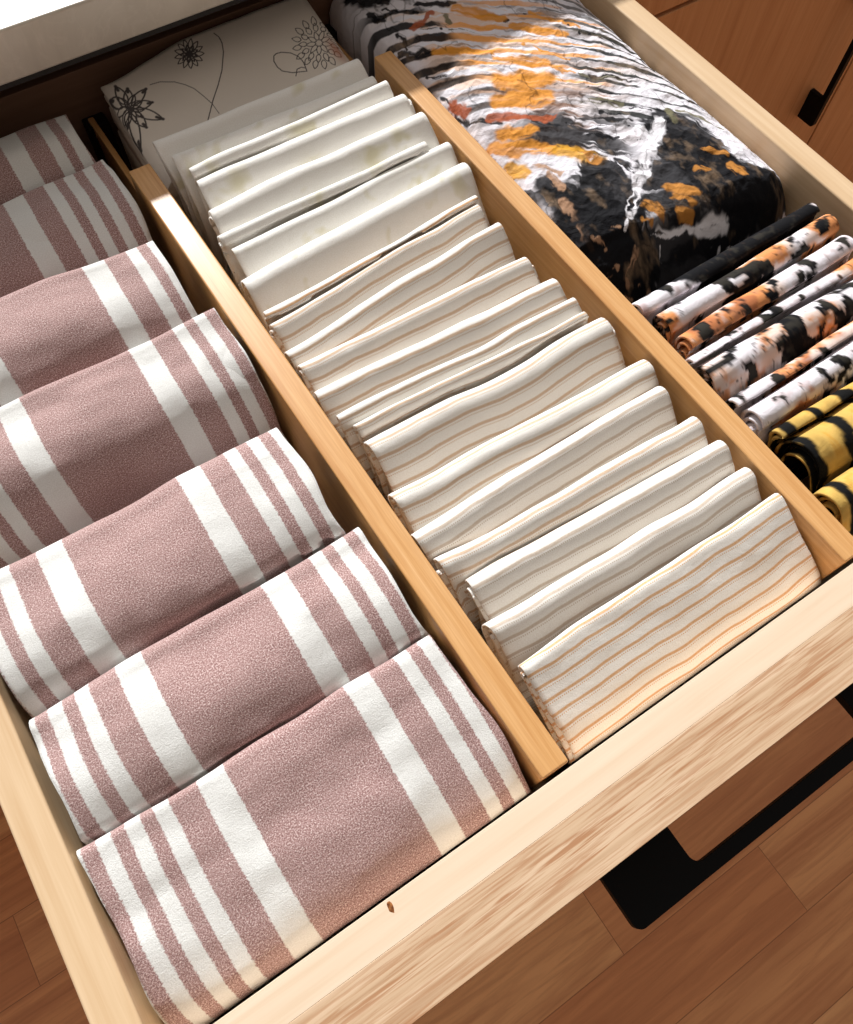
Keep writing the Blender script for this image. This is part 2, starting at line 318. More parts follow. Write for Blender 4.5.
FLORAL=[([(0.2647,1.3857),(0.2673,1.3955),(0.2662,1.4024),(0.2633,1.4079),(0.2591,1.4123),(0.2538,1.4159),(0.2471,1.4184),(0.2471,1.4184),(0.2463,1.41),(0.2469,1.4027),(0.2486,1.3963),(0.2515,1.3909),(0.2562,1.3868),(0.2647,1.3857)],0.00216),([(0.251,1.4112),(0.2471,1.4184)],0.00416),([(0.2683,1.3874),(0.2753,1.3964),(0.2776,1.4045),(0.2777,1.4121),(0.2761,1.4194),(0.2732,1.4264),(0.2685,1.433),(0.2685,1.433),(0.2638,1.4243),(0.2608,1.4161),(0.2591,1.4082),(0.2592,1.4006),(0.2614,1.3935),(0.2683,1.3874)],0.00216),([(0.2685,1.4229),(0.2685,1.433)],0.00416),([(0.2717,1.3872),(0.2796,1.3906),(0.2838,1.3954),(0.2862,1.4008),(0.2872,1.4067),(0.2872,1.4129),(0.2858,1.4196),(0.2858,1.4196),(0.2796,1.4155),(0.2749,1.4109),(0.2713,1.4059),(0.269,1.4005),(0.2685,1.3945),(0.2717,1.3872)],0.00216),([(0.2827,1.4125),(0.2858,1.4196)],0.00416),([(0.2755,1.3832),(0.284,1.3808),(0.2913,1.3825),(0.298,1.3862),(0.3043,1.3913),(0.3102,1.3977),(0.3157,1.4055),(0.3157,1.4055),(0.3076,1.4059),(0.3001,1.4048),(0.2929,1.4025),(0.2863,1.3987),(0.2802,1.393),(0.2755,1.3832)],0.00216),([(0.3068,1.4006),(0.3157,1.4055)],0.00416),([(0.2755,1.3782),(0.2796,1.3706),(0.2851,1.3676),(0.2911,1.3667),(0.2976,1.3675),(0.3045,1.3697),(0.3119,1.3736),(0.3119,1.3736),(0.3071,1.379),(0.3018,1.3827),(0.2962,1.3851),(0.2901,1.3858),(0.2834,1.3844),(0.2755,1.3782)],0.00216),([(0.3039,1.3746),(0.3119,1.3736)],0.00416),([(0.2731,1.3738),(0.2741,1.3608),(0.2789,1.3518),(0.2853,1.3447),(0.293,1.339),(0.3017,1.3344),(0.3118,1.3313),(0.3118,1.3313),(0.309,1.3423),(0.3049,1.352),(0.2996,1.3605),(0.2931,1.3675),(0.2849,1.3727),(0.2731,1.3738)],0.00216),([(0.3033,1.3406),(0.3118,1.3313)],0.00416),([(0.2695,1.3713),(0.2638,1.3615),(0.2628,1.3534),(0.2639,1.3463),(0.2666,1.3398),(0.2707,1.3338),(0.2765,1.3284),(0.2765,1.3284),(0.2799,1.3373),(0.2817,1.3456),(0.2821,1.3534),(0.2809,1.3605),(0.2775,1.3668),(0.2695,1.3713)],0.00216),([(0.2749,1.3378),(0.2765,1.3284)],0.00416),([(0.266,1.3708),(0.256,1.3593),(0.2505,1.3472),(0.2472,1.3349),(0.2454,1.3224),(0.2449,1.3098),(0.2459,1.297),(0.2459,1.297),(0.2537,1.3085),(0.2598,1.3204),(0.2647,1.3325),(0.268,1.3449),(0.2692,1.3575),(0.266,1.3708)],0.00216),([(0.2503,1.3131),(0.2459,1.297)],0.00416),([(0.2631,1.372),(0.2565,1.3716),(0.2526,1.3691),(0.2501,1.3656),(0.2485,1.3613),(0.2477,1.3564),(0.248,1.3507),(0.248,1.3507),(0.2532,1.3521),(0.2575,1.3543),(0.261,1.3571),(0.2635,1.3607),(0.2647,1.3652),(0.2631,1.372)],0.00216),([(0.2513,1.3554),(0.248,1.3507)],0.00416),([(0.2674,1.383),(0.2711,1.3893),(0.2717,1.3941),(0.2709,1.3983),(0.2689,1.402),(0.266,1.4052),(0.262,1.408),(0.262,1.408),(0.2598,1.4024),(0.2587,1.3973),(0.2586,1.3927),(0.2595,1.3885),(0.2619,1.385),(0.2674,1.383)],0.00184),([(0.2712,1.3823),(0.2774,1.3822),(0.2816,1.3845),(0.2849,1.3879),(0.2875,1.3922),(0.2895,1.3971),(0.2909,1.4029),(0.2909,1.4029),(0.2856,1.4018),(0.2811,1.3998),(0.2772,1.3972),(0.2739,1.3937),(0.2716,1.3892),(0.2712,1.3823)],0.00184),([(0.272,1.3798),(0.2759,1.3753),(0.28,1.3743),(0.2841,1.3749),(0.2883,1.3768),(0.2925,1.3797),(0.2968,1.3839),(0.2968,1.3839),(0.2928,1.3867),(0.2887,1.3882),(0.2846,1.3887),(0.2805,1.388),(0.2763,1.3857),(0.272,1.3798)],0.00184),([(0.2712,1.3773),(0.2716,1.3706),(0.274,1.3671),(0.2772,1.365),(0.2811,1.3641),(0.2857,1.3641),(0.2909,1.3652),(0.2909,1.3652),(0.2895,1.3703),(0.2875,1.3744),(0.2849,1.3775),(0.2816,1.3795),(0.2774,1.38),(0.2712,1.3773)],0.00184),([(0.2697,1.3757),(0.2669,1.369),(0.2671,1.3643),(0.2686,1.3605),(0.2712,1.3574),(0.2747,1.3549),(0.2792,1.353),(0.2792,1.353),(0.2805,1.3587),(0.2808,1.3637),(0.2803,1.3682),(0.2786,1.3719),(0.2756,1.3748),(0.2697,1.3757)],0.00184),([(0.2679,1.375),(0.2629,1.3699),(0.2611,1.3652),(0.2608,1.3607),(0.2615,1.3564),(0.2632,1.3521),(0.2661,1.3481),(0.2661,1.3481),(0.2696,1.3529),(0.2719,1.3577),(0.2733,1.3623),(0.2736,1.3668),(0.2724,1.3711),(0.2679,1.375)],0.00184),([(0.2649,1.3765),(0.2591,1.3778),(0.2547,1.3763),(0.2511,1.3735),(0.248,1.3697),(0.2454,1.3652),(0.2432,1.3597),(0.2432,1.3597),(0.2483,1.3597),(0.2528,1.3608),(0.2569,1.3627),(0.2605,1.3655),(0.2635,1.3696),(0.2649,1.3765)],0.00184),([(0.2647,1.38),(0.2627,1.386),(0.2595,1.3885),(0.2558,1.3895),(0.2516,1.3892),(0.247,1.3879),(0.2421,1.3853),(0.2421,1.3853),(0.2446,1.381),(0.2477,1.3779),(0.251,1.3758),(0.2548,1.375),(0.2592,1.3757),(0.2647,1.38)],0.00184),([(0.266,1.3826),(0.2704,1.3757)],0.0056),([(0.4335,1.4389),(0.4345,1.4343),(0.4367,1.4319),(0.4395,1.4306),(0.4428,1.4301),(0.4464,1.4302),(0.4504,1.4311),(0.4504,1.4311),(0.4488,1.4346),(0.4467,1.4373),(0.4443,1.4394),(0.4415,1.4407),(0.4381,1.4409),(0.4335,1.4389)],0.00144),([(0.4299,1.4346),(0.4287,1.4295),(0.4294,1.4261),(0.431,1.4233),(0.4333,1.4211),(0.4361,1.4194),(0.4397,1.4182),(0.4397,1.4182),(0.44,1.4225),(0.4396,1.4262),(0.4386,1.4295),(0.437,1.4322),(0.4344,1.4342),(0.4299,1.4346)],0.00144),([(0.4253,1.4322),(0.4221,1.4278),(0.4211,1.424),(0.4212,1.4205),(0.422,1.4172),(0.4234,1.414),(0.4257,1.4111),(0.4257,1.4111),(0.4278,1.4151),(0.4291,1.419),(0.4298,1.4227),(0.4297,1.4262),(0.4286,1.4295),(0.4253,1.4322)],0.00144),([(0.4206,1.4322),(0.4162,1.4295),(0.4137,1.4263),(0.4122,1.4228),(0.4114,1.4191),(0.4112,1.4152),(0.4116,1.4111),(0.4116,1.4111),(0.4151,1.4141),(0.4178,1.4172),(0.42,1.4205),(0.4214,1.424),(0.422,1.4278),(0.4206,1.4322)],0.00144),([(0.4169,1.4346),(0.4123,1.4342),(0.409,1.4323),(0.4063,1.4296),(0.404,1.4264),(0.4021,1.4227),(0.4007,1.4184),(0.4007,1.4184),(0.4047,1.4195),(0.4082,1.4212),(0.4113,1.4234),(0.414,1.4261),(0.4161,1.4296),(0.4169,1.4346)],0.00144),([(0.4151,1.4389),(0.4113,1.4409),(0.4079,1.4407),(0.4046,1.4395),(0.4014,1.4374),(0.3983,1.4347),(0.3953,1.4313),(0.3953,1.4313),(0.3989,1.4303),(0.4024,1.4302),(0.4058,1.4307),(0.4091,1.432),(0.4123,1.4343),(0.4151,1.4389)],0.00144),([(0.4156,1.4441),(0.4135,1.448),(0.4107,1.4496),(0.4076,1.4501),(0.4042,1.4497),(0.4005,1.4486),(0.3967,1.4467),(0.3967,1.4467),(0.3991,1.444),(0.4018,1.442),(0.4047,1.4408),(0.4078,1.4404),(0.4113,1.441),(0.4156,1.4441)],0.00144),([(0.4182,1.449),(0.4183,1.454),(0.4168,1.457),(0.4146,1.4591),(0.4117,1.4605),(0.4084,1.4613),(0.4046,1.4614),(0.4046,1.4614),(0.4053,1.4574),(0.4065,1.4541),(0.4082,1.4513),(0.4105,1.4493),(0.4136,1.4481),(0.4182,1.449)],0.00144),([(0.4225,1.4524),(0.4247,1.4573),(0.4249,1.4611),(0.424,1.4643),(0.4224,1.4672),(0.4202,1.4697),(0.4172,1.4718),(0.4172,1.4718),(0.416,1.4675),(0.4155,1.4636),(0.4157,1.4599),(0.4166,1.4567),(0.4184,1.454),(0.4225,1.4524)],0.00144),([(0.4273,1.4537),(0.4312,1.4574),(0.433,1.461),(0.4338,1.4647),(0.4338,1.4683),(0.4332,1.472),(0.4317,1.4757),(0.4317,1.4757),(0.4289,1.472),(0.4268,1.4683),(0.4253,1.4647),(0.4246,1.461),(0.4248,1.4574),(0.4273,1.4537)],0.00144),([(0.4316,1.4524),(0.4363,1.454),(0.4393,1.4567),(0.4415,1.46),(0.4431,1.4636),(0.4443,1.4676),(0.4448,1.4719),(0.4448,1.4719),(0.4409,1.4698),(0.4377,1.4672),(0.4349,1.4644),(0.4327,1.4611),(0.4313,1.4573),(0.4316,1.4524)],0.00144),([(0.4344,1.449),(0.4388,1.4481),(0.4423,1.4492),(0.4455,1.4513),(0.4484,1.4541),(0.451,1.4574),(0.4533,1.4614),(0.4533,1.4614),(0.4493,1.4613),(0.4457,1.4605),(0.4422,1.4591),(0.4391,1.457),(0.4364,1.454),(0.4344,1.449)],0.00144),([(0.4351,1.4441),(0.4381,1.441),(0.4414,1.4403),(0.4447,1.4407),(0.4482,1.4419),(0.4517,1.4439),(0.4553,1.4467),(0.4553,1.4467),(0.4522,1.4486),(0.449,1.4497),(0.4457,1.45),(0.4423,1.4496),(0.4388,1.448),(0.4351,1.4441)],0.00144),([(0.4264,1.4415),(0.4262,1.4374),(0.4273,1.435),(0.4291,1.4333),(0.4314,1.4321),(0.434,1.4314),(0.4371,1.4313),(0.4371,1.4313),(0.4367,1.4345),(0.4358,1.4372),(0.4344,1.4395),(0.4326,1.4412),(0.4302,1.4421),(0.4264,1.4415)],0.00208),([(0.4251,1.4406),(0.4225,1.4371),(0.4217,1.4341),(0.4218,1.4313),(0.4225,1.4286),(0.4237,1.4261),(0.4256,1.4237),(0.4256,1.4237),(0.4273,1.427),(0.4283,1.4301),(0.4289,1.4331),(0.4288,1.4359),(0.4279,1.4385),(0.4251,1.4406)],0.00208),([(0.4238,1.4408),(0.4201,1.4394),(0.4177,1.4372),(0.416,1.4346),(0.4149,1.4317),(0.4141,1.4286),(0.4138,1.4251),(0.4138,1.4251),(0.4169,1.4269),(0.4194,1.429),(0.4216,1.4313),(0.4232,1.4339),(0.4242,1.4369),(0.4238,1.4408)],0.00208),([(0.4231,1.4419),(0.4199,1.4433),(0.4171,1.443),(0.4145,1.4418),(0.412,1.44),(0.4096,1.4377),(0.4074,1.4347),(0.4074,1.4347),(0.4103,1.4342),(0.4132,1.4342),(0.4159,1.4348),(0.4185,1.436),(0.421,1.438),(0.4231,1.4419)],0.00208),([(0.4233,1.4434),(0.4222,1.4469),(0.4202,1.4486),(0.4179,1.4494),(0.4152,1.4496),(0.4123,1.4492),(0.4091,1.4481),(0.4091,1.4481),(0.4106,1.4455),(0.4125,1.4435),(0.4145,1.442),(0.4169,1.4413),(0.4197,1.4414),(0.4233,1.4434)],0.00208),([(0.4243,1.4446),(0.4258,1.4486),(0.4256,1.4515),(0.4247,1.454),(0.4231,1.456),(0.421,1.4577),(0.4184,1.459),(0.4184,1.459),(0.4177,1.4555),(0.4176,1.4524),(0.4181,1.4496),(0.4191,1.4472),(0.4209,1.4454),(0.4243,1.4446)],0.00208),([(0.4257,1.4449),(0.4291,1.4475),(0.4308,1.4504),(0.4316,1.4533),(0.4319,1.4562),(0.4317,1.4593),(0.4308,1.4624),(0.4308,1.4624),(0.4283,1.4597),(0.4263,1.4569),(0.4249,1.454),(0.4241,1.4511),(0.424,1.4481),(0.4257,1.4449)],0.00208),([(0.4268,1.4443),(0.4305,1.4442),(0.4332,1.4456),(0.4355,1.4476),(0.4375,1.4502),(0.4392,1.4531),(0.4406,1.4565),(0.4406,1.4565),(0.4373,1.4559),(0.4344,1.4547),(0.4318,1.4532),(0.4295,1.4511),(0.4277,1.4484),(0.4268,1.4443)],0.00208),([(0.4271,1.4429),(0.4293,1.4403),(0.4319,1.4395),(0.4345,1.4397),(0.4373,1.4406),(0.4401,1.4421),(0.4431,1.4442),(0.4431,1.4442),(0.4407,1.4459),(0.4382,1.4469),(0.4356,1.4474),(0.4329,1.4472),(0.4301,1.446),(0.4271,1.4429)],0.00208),([(0.4217,1.4443),(0.4284,1.4412)],0.0064),([(0.6666,1.3566),(0.6665,1.3515),(0.6682,1.3487),(0.6706,1.3469),(0.6737,1.3459),(0.6773,1.3455),(0.6815,1.3458),(0.6815,1.3458),(0.6807,1.3498),(0.6793,1.353),(0.6774,1.3555),(0.6749,1.3573),(0.6716,1.358),(0.6666,1.3566)],0.0012),([(0.6626,1.3537),(0.6593,1.3489),(0.6586,1.345),(0.6589,1.3415),(0.6602,1.3382),(0.6621,1.3353),(0.6649,1.3326),(0.6649,1.3326),(0.667,1.3369),(0.6682,1.341),(0.6686,1.3448),(0.6682,1.3483),(0.6666,1.3514),(0.6626,1.3537)],0.0012),([(0.6583,1.3537),(0.6533,1.3517),(0.6504,1.3487),(0.6484,1.3454),(0.6471,1.3417),(0.6465,1.3378),(0.6466,1.3336),(0.6466,1.3336),(0.6506,1.336),(0.6538,1.3388),(0.6565,1.3419),(0.6584,1.3452),(0.6594,1.349),(0.6583,1.3537)],0.0012),([(0.6557,1.3567),(0.6511,1.3581),(0.6473,1.3573),(0.6437,1.3554),(0.6404,1.3528),(0.6374,1.3496),(0.6345,1.3456),(0.6345,1.3456),(0.6387,1.3452),(0.6427,1.3457),(0.6464,1.3468),(0.6499,1.3486),(0.6532,1.3515),(0.6557,1.3567)],0.0012),([(0.656,1.3612),(0.6541,1.3655),(0.6512,1.3674),(0.6478,1.3681),(0.6441,1.368),(0.6401,1.3671),(0.6357,1.3653),(0.6357,1.3653),(0.6381,1.3621),(0.6408,1.3599),(0.6439,1.3583),(0.6473,1.3577),(0.6511,1.3582),(0.656,1.3612)],0.0012),([(0.659,1.3651),(0.6609,1.3701),(0.6605,1.3735),(0.6591,1.3761),(0.6568,1.3782),(0.654,1.3798),(0.6503,1.3808),(0.6503,1.3808),(0.6496,1.3765),(0.6496,1.3729),(0.6503,1.3697),(0.6518,1.3671),(0.6543,1.3653),(0.659,1.3651)],0.0012),([(0.6635,1.3666),(0.6678,1.3699),(0.6698,1.3733),(0.6706,1.3767),(0.6706,1.38),(0.6698,1.3834),(0.6682,1.3868),(0.6682,1.3868),(0.665,1.3834),(0.6627,1.3801),(0.6611,1.3767),(0.6603,1.3734),(0.6607,1.37),(0.6635,1.3666)],0.0012),([(0.6672,1.365),(0.6725,1.3656),(0.6763,1.3678),(0.6795,1.3708),(0.6821,1.3744),(0.6844,1.3785),(0.686,1.3832),(0.686,1.3832),(0.6814,1.3818),(0.6774,1.3798),(0.6737,1.3773),(0.6706,1.3743),(0.6681,1.3705),(0.6672,1.365)],0.0012),([(0.6684,1.361),(0.6716,1.3579),(0.675,1.3573),(0.6784,1.3578),(0.6819,1.3593),(0.6855,1.3615),(0.6892,1.3646),(0.6892,1.3646),(0.6859,1.3665),(0.6825,1.3675),(0.6791,1.3677),(0.6757,1.3671),(0.6721,1.3653),(0.6684,1.361)],0.0012),([(0.6704,1.3375),(0.6677,1.3331),(0.6674,1.3301),(0.6683,1.3277),(0.67,1.3259),(0.6724,1.3244),(0.6757,1.3235),(0.6757,1.3235),(0.6773,1.3272),(0.6779,1.3304),(0.6779,1.3333),(0.677,1.3356),(0.6749,1.3372),(0.6704,1.3375)],0.0012),([(0.658,1.3335),(0.6538,1.3298),(0.6521,1.3265),(0.6516,1.3232),(0.652,1.32),(0.6531,1.3168),(0.6552,1.3137),(0.6552,1.3137),(0.6582,1.3172),(0.6602,1.3206),(0.6616,1.324),(0.6621,1.3273),(0.6613,1.3305),(0.658,1.3335)],0.0012),([(0.6466,1.3355),(0.6418,1.3343),(0.6392,1.3321),(0.6375,1.3295),(0.6365,1.3265),(0.6361,1.3231),(0.6365,1.3194),(0.6365,1.3194),(0.6402,1.3211),(0.6432,1.3231),(0.6456,1.3254),(0.6473,1.3281),(0.648,1.3313),(0.6466,1.3355)],0.0012),([(0.6386,1.3431),(0.6342,1.3441),(0.6309,1.343),(0.6281,1.3411),(0.6257,1.3383),(0.6236,1.3351),(0.622,1.331),(0.622,1.331),(0.6259,1.331),(0.6293,1.3318),(0.6325,1.3331),(0.6353,1.3351),(0.6375,1.3381),(0.6386,1.3431)],0.0012),([(0.636,1.3545),(0.6332,1.3578),(0.6304,1.3584),(0.6276,1.3579),(0.6247,1.3564),(0.6219,1.3542),(0.619,1.351),(0.619,1.351),(0.6217,1.349),(0.6245,1.348),(0.6273,1.3477),(0.6302,1.3483),(0.6331,1.3501),(0.636,1.3545)],0.0012),([(0.6393,1.3673),(0.6385,1.3719),(0.6365,1.3739),(0.634,1.3748),(0.6309,1.3747),(0.6275,1.374),(0.6237,1.3723),(0.6237,1.3723),(0.6251,1.3689),(0.6269,1.3665),(0.629,1.3648),(0.6316,1.364),(0.6348,1.3643),(0.6393,1.3673)],0.0012),([(0.6478,1.3784),(0.6495,1.3831),(0.6491,1.3859),(0.6477,1.3878),(0.6455,1.389),(0.6427,1.3896),(0.6391,1.3896),(0.6391,1.3896),(0.6384,1.3858),(0.6385,1.3827),(0.6392,1.3802),(0.6407,1.3783),(0.6431,1.3774),(0.6478,1.3784)],0.0012),([(0.6595,1.3853),(0.6631,1.3895),(0.664,1.3928),(0.6638,1.3957),(0.6626,1.3984),(0.6607,1.4007),(0.6579,1.4028),(0.6579,1.4028),(0.6556,1.399),(0.6542,1.3955),(0.6536,1.3923),(0.6539,1.3894),(0.6554,1.3869),(0.6595,1.3853)],0.0012),([(0.6719,1.3864),(0.6767,1.389),(0.6791,1.3921),(0.6803,1.3953),(0.6807,1.3987),(0.6804,1.4022),(0.6792,1.4058),(0.6792,1.4058),(0.6756,1.403),(0.6729,1.4),(0.6708,1.3969),(0.6696,1.3937),(0.6696,1.3902),(0.6719,1.3864)],0.0012),([(0.682,1.3814),(0.6867,1.3815),(0.6898,1.3832),(0.6921,1.3856),(0.6938,1.3885),(0.695,1.392),(0.6956,1.396),(0.6956,1.396),(0.6917,1.3951),(0.6884,1.3937),(0.6855,1.3918),(0.6833,1.3894),(0.6818,1.3862),(0.682,1.3814)],0.0012),([(0.6875,1.3715),(0.6914,1.3693),(0.6947,1.3696),(0.6977,1.3709),(0.7006,1.3731),(0.7033,1.376),(0.7058,1.3798),(0.7058,1.3798),(0.7022,1.3808),(0.6988,1.3809),(0.6955,1.3804),(0.6925,1.379),(0.6897,1.3765),(0.6875,1.3715)],0.0012),([(0.6871,1.3589),(0.689,1.3549),(0.6916,1.3535),(0.6945,1.3534),(0.6977,1.3542),(0.7011,1.3557),(0.7048,1.3583),(0.7048,1.3583),(0.7025,1.361),(0.7,1.3628),(0.6973,1.3638),(0.6944,1.3639),(0.6911,1.3628),(0.6871,1.3589)],0.0012),([(0.6809,1.3467),(0.6802,1.3419),(0.6812,1.3395),(0.6831,1.3382),(0.6856,1.3377),(0.6886,1.3378),(0.6923,1.3387),(0.6923,1.3387),(0.6922,1.3423),(0.6914,1.3451),(0.6901,1.3472),(0.6882,1.3485),(0.6855,1.3487),(0.6809,1.3467)],0.0012),([(0.6627,1.3214),(0.6586,1.3169),(0.6573,1.3132),(0.6574,1.3098),(0.6584,1.3067),(0.6602,1.3038),(0.6631,1.3011),(0.6631,1.3011),(0.6658,1.3051),(0.6675,1.3089),(0.6684,1.3126),(0.6683,1.3159),(0.6669,1.319),(0.6627,1.3214)],0.0012),([(0.6477,1.3206),(0.6427,1.3179),(0.6403,1.3147),(0.6391,1.3114),(0.6388,1.308),(0.6392,1.3044),(0.6406,1.3007),(0.6406,1.3007),(0.6443,1.3036),(0.6472,1.3066),(0.6493,1.3098),(0.6504,1.3131),(0.6504,1.3166),(0.6477,1.3206)],0.0012),([(0.635,1.3257),(0.63,1.3252),(0.6269,1.3232),(0.6247,1.3205),(0.6233,1.3173),(0.6225,1.3137),(0.6223,1.3096),(0.6223,1.3096),(0.6264,1.3108),(0.6298,1.3126),(0.6326,1.3148),(0.6347,1.3175),(0.6359,1.3209),(0.635,1.3257)],0.0012),([(0.6264,1.3361),(0.6221,1.3377),(0.619,1.337),(0.6163,1.3352),(0.6141,1.3327),(0.6122,1.3295),(0.6107,1.3255),(0.6107,1.3255),(0.6144,1.325),(0.6177,1.3253),(0.6207,1.3263),(0.6233,1.3281),(0.6254,1.3309),(0.6264,1.3361)],0.0012),([(0.6231,1.35),(0.6196,1.3532),(0.6161,1.3536),(0.6126,1.3528),(0.6092,1.3509),(0.6058,1.3483),(0.6024,1.3447),(0.6024,1.3447),(0.6059,1.3428),(0.6094,1.342),(0.6129,1.3419),(0.6163,1.3428),(0.6198,1.345),(0.6231,1.35)],0.0012),([(0.6257,1.3655),(0.6242,1.3701),(0.6217,1.3719),(0.6187,1.3724),(0.6154,1.3719),(0.6118,1.3706),(0.6079,1.3682),(0.6079,1.3682),(0.6099,1.365),(0.6122,1.3627),(0.6148,1.3613),(0.6178,1.3609),(0.6213,1.3618),(0.6257,1.3655)],0.0012),([(0.6338,1.3802),(0.6342,1.3857),(0.6327,1.3886),(0.6303,1.3904),(0.6271,1.3913),(0.6235,1.3915),(0.6191,1.3908),(0.6191,1.3908),(0.6197,1.3866),(0.6209,1.3832),(0.6227,1.3806),(0.6252,1.3789),(0.6285,1.3783),(0.6338,1.3802)],0.0012),([(0.6463,1.3919),(0.6486,1.3974),(0.6484,1.4011),(0.6471,1.4041),(0.6448,1.4064),(0.6417,1.4081),(0.6377,1.4093),(0.6377,1.4093),(0.6366,1.4047),(0.6364,1.4007),(0.637,1.3972),(0.6384,1.3943),(0.6411,1.3922),(0.6463,1.3919)],0.0012),([(0.6612,1.3988),(0.6653,1.4034),(0.6665,1.4071),(0.6665,1.4106),(0.6655,1.4137),(0.6636,1.4167),(0.6608,1.4193),(0.6608,1.4193),(0.658,1.4152),(0.6563,1.4113),(0.6554,1.4076),(0.6555,1.4042),(0.6569,1.4011),(0.6612,1.3988)],0.0012),([(0.6763,1.3998),(0.6815,1.4029),(0.6841,1.4064),(0.6854,1.4101),(0.6858,1.4139),(0.6855,1.4178),(0.6842,1.4218),(0.6842,1.4218),(0.6802,1.4185),(0.6772,1.4151),(0.675,1.4116),(0.6737,1.4079),(0.6737,1.4041),(0.6763,1.3998)],0.0012),([(0.6892,1.3947),(0.6945,1.3954),(0.6977,1.3975),(0.7,1.4004),(0.7015,1.4037),(0.7025,1.4075),(0.7027,1.4119),(0.7027,1.4119),(0.6984,1.4104),(0.6949,1.4085),(0.6919,1.4061),(0.6897,1.4033),(0.6884,1.3997),(0.6892,1.3947)],0.0012),([(0.698,1.3842),(0.7029,1.383),(0.7067,1.384),(0.71,1.3862),(0.7128,1.3892),(0.7154,1.3928),(0.7175,1.3973),(0.7175,1.3973),(0.7131,1.3974),(0.7092,1.3967),(0.7055,1.3953),(0.7023,1.3931),(0.6996,1.3898),(0.698,1.3842)],0.0012),([(0.7013,1.37),(0.7046,1.3667),(0.7079,1.3662),(0.7112,1.367),(0.7144,1.3688),(0.7177,1.3714),(0.7209,1.3751),(0.7209,1.3751),(0.7176,1.377),(0.7143,1.3779),(0.711,1.3781),(0.7077,1.3772),(0.7045,1.375),(0.7013,1.37)],0.0012),([(0.6985,1.3543),(0.7003,1.3496),(0.7032,1.3477),(0.7065,1.3472),(0.7102,1.3476),(0.7143,1.3489),(0.7187,1.3512),(0.7187,1.3512),(0.7164,1.3546),(0.7137,1.3569),(0.7107,1.3584),(0.7073,1.3589),(0.7034,1.3581),(0.6985,1.3543)],0.0012),([(0.6901,1.3396),(0.6898,1.3341),(0.6914,1.3311),(0.6939,1.3292),(0.6972,1.3282),(0.701,1.3279),(0.7055,1.3285),(0.7055,1.3285),(0.7049,1.3328),(0.7036,1.3362),(0.7017,1.3389),(0.6991,1.3407),(0.6956,1.3414),(0.6901,1.3396)],0.0012),([(0.6775,1.328),(0.6749,1.3231),(0.6749,1.3198),(0.676,1.3174),(0.6781,1.3156),(0.6809,1.3142),(0.6847,1.3135),(0.6847,1.3135),(0.686,1.3176),(0.6865,1.3211),(0.6862,1.3241),(0.685,1.3265),(0.6826,1.3281),(0.6775,1.328)],0.0012),([(0.5668,1.3699),(0.5737,1.3722),(0.5835,1.3704),(0.5993,1.3615),(0.6084,1.3491),(0.6108,1.3332),(0.6076,1.3183),(0.6056,1.311)],0.00144),([(0.5668,1.3699),(0.5606,1.3591),(0.5599,1.3459),(0.564,1.3331),(0.5798,1.3203),(0.603,1.3122)],0.00144),([(0.5815,1.3114),(0.5909,1.3233),(0.6008,1.3242),(0.6076,1.3183)],0.00128),([(0.4902,1.4645),(0.4942,1.4523),(0.4924,1.4375),(0.4847,1.4179),(0.4617,1.3825),(0.4383,1.3556),(0.4145,1.3318),(0.3836,1.2947)],0.00144),([(0.3269,1.4104),(0.3465,1.4087),(0.3695,1.3979),(0.3844,1.3834),(0.395,1.3684),(0.4023,1.3475),(0.4085,1.3247),(0.4092,1.2996)],0.00112)]
KNX, KNY = -.0323, -.0095
SUN_EL, SUN_AZ, SUN_E, WORLD_E, EXPO = 32, 9, 6.6, .74, -.23
# ------------------------------------------------------------------ drawer
DZ = -.28          # upper face of the drawer's bottom board
dr = root('pull_out_drawer', (.45, .75, -.31))
tag(dr, 'pulled out oak-fronted kitchen drawer holding all the folded cloths', 'drawer')
box('side_panel', (-.3605, -.313, 0, 1.53, -.31, 0), M['maple'], dr, .004)
box('side_panel', (1.211, 1.260, 0, 1.53, -.31, 0), M['maple'], dr, .004)
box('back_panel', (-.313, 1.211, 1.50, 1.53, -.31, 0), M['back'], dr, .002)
box('bottom_panel', (-.313, 1.211, 0, 1.50, -.30, DZ), M['maple'], dr, 0)
box('inner_front_board', (-.3605, 1.260, -.0442, 0, -.31, 0), M['maple_front'], dr, .0006)
box('oak_front', (-.42, 1.32, -.1172, -.0442, -.36, 0), M['oak'], dr, .0006)

# knot on the inner front board: a small sunk pit in a brown ring
def knot(cx, cy):
    V = [(cx, cy, .0003)]; F = []
    rng = random.Random(2)
    for r, s in ((.0022, 1), (.0042, 1)):
        for k in range(14):
            a = k/14*2*math.pi; q = r*(1+rng.uniform(-.25, .25))
            V.append((cx+math.cos(a)*q*.8, cy+math.sin(a)*q*1.5, .0006 if r < .003 else .0001))
    for k in range(14):
        F.append((0, 1+k, 1+(k+1) % 14)); F.append((1+k, 15+k, 15+(k+1) % 14, 1+(k+1) % 14))
    m = NT('wood_knot', .7, .2); m.col(srgb(128,74,36))
    v = m.coord(); m.col(m.ramp(m.noise(v, 500), [(.35, srgb(96,52,24)), (.65, srgb(178,116,64))]))
    mesh_obj('knot', V, F, m.m, dr)
knot(KNX, KNY)

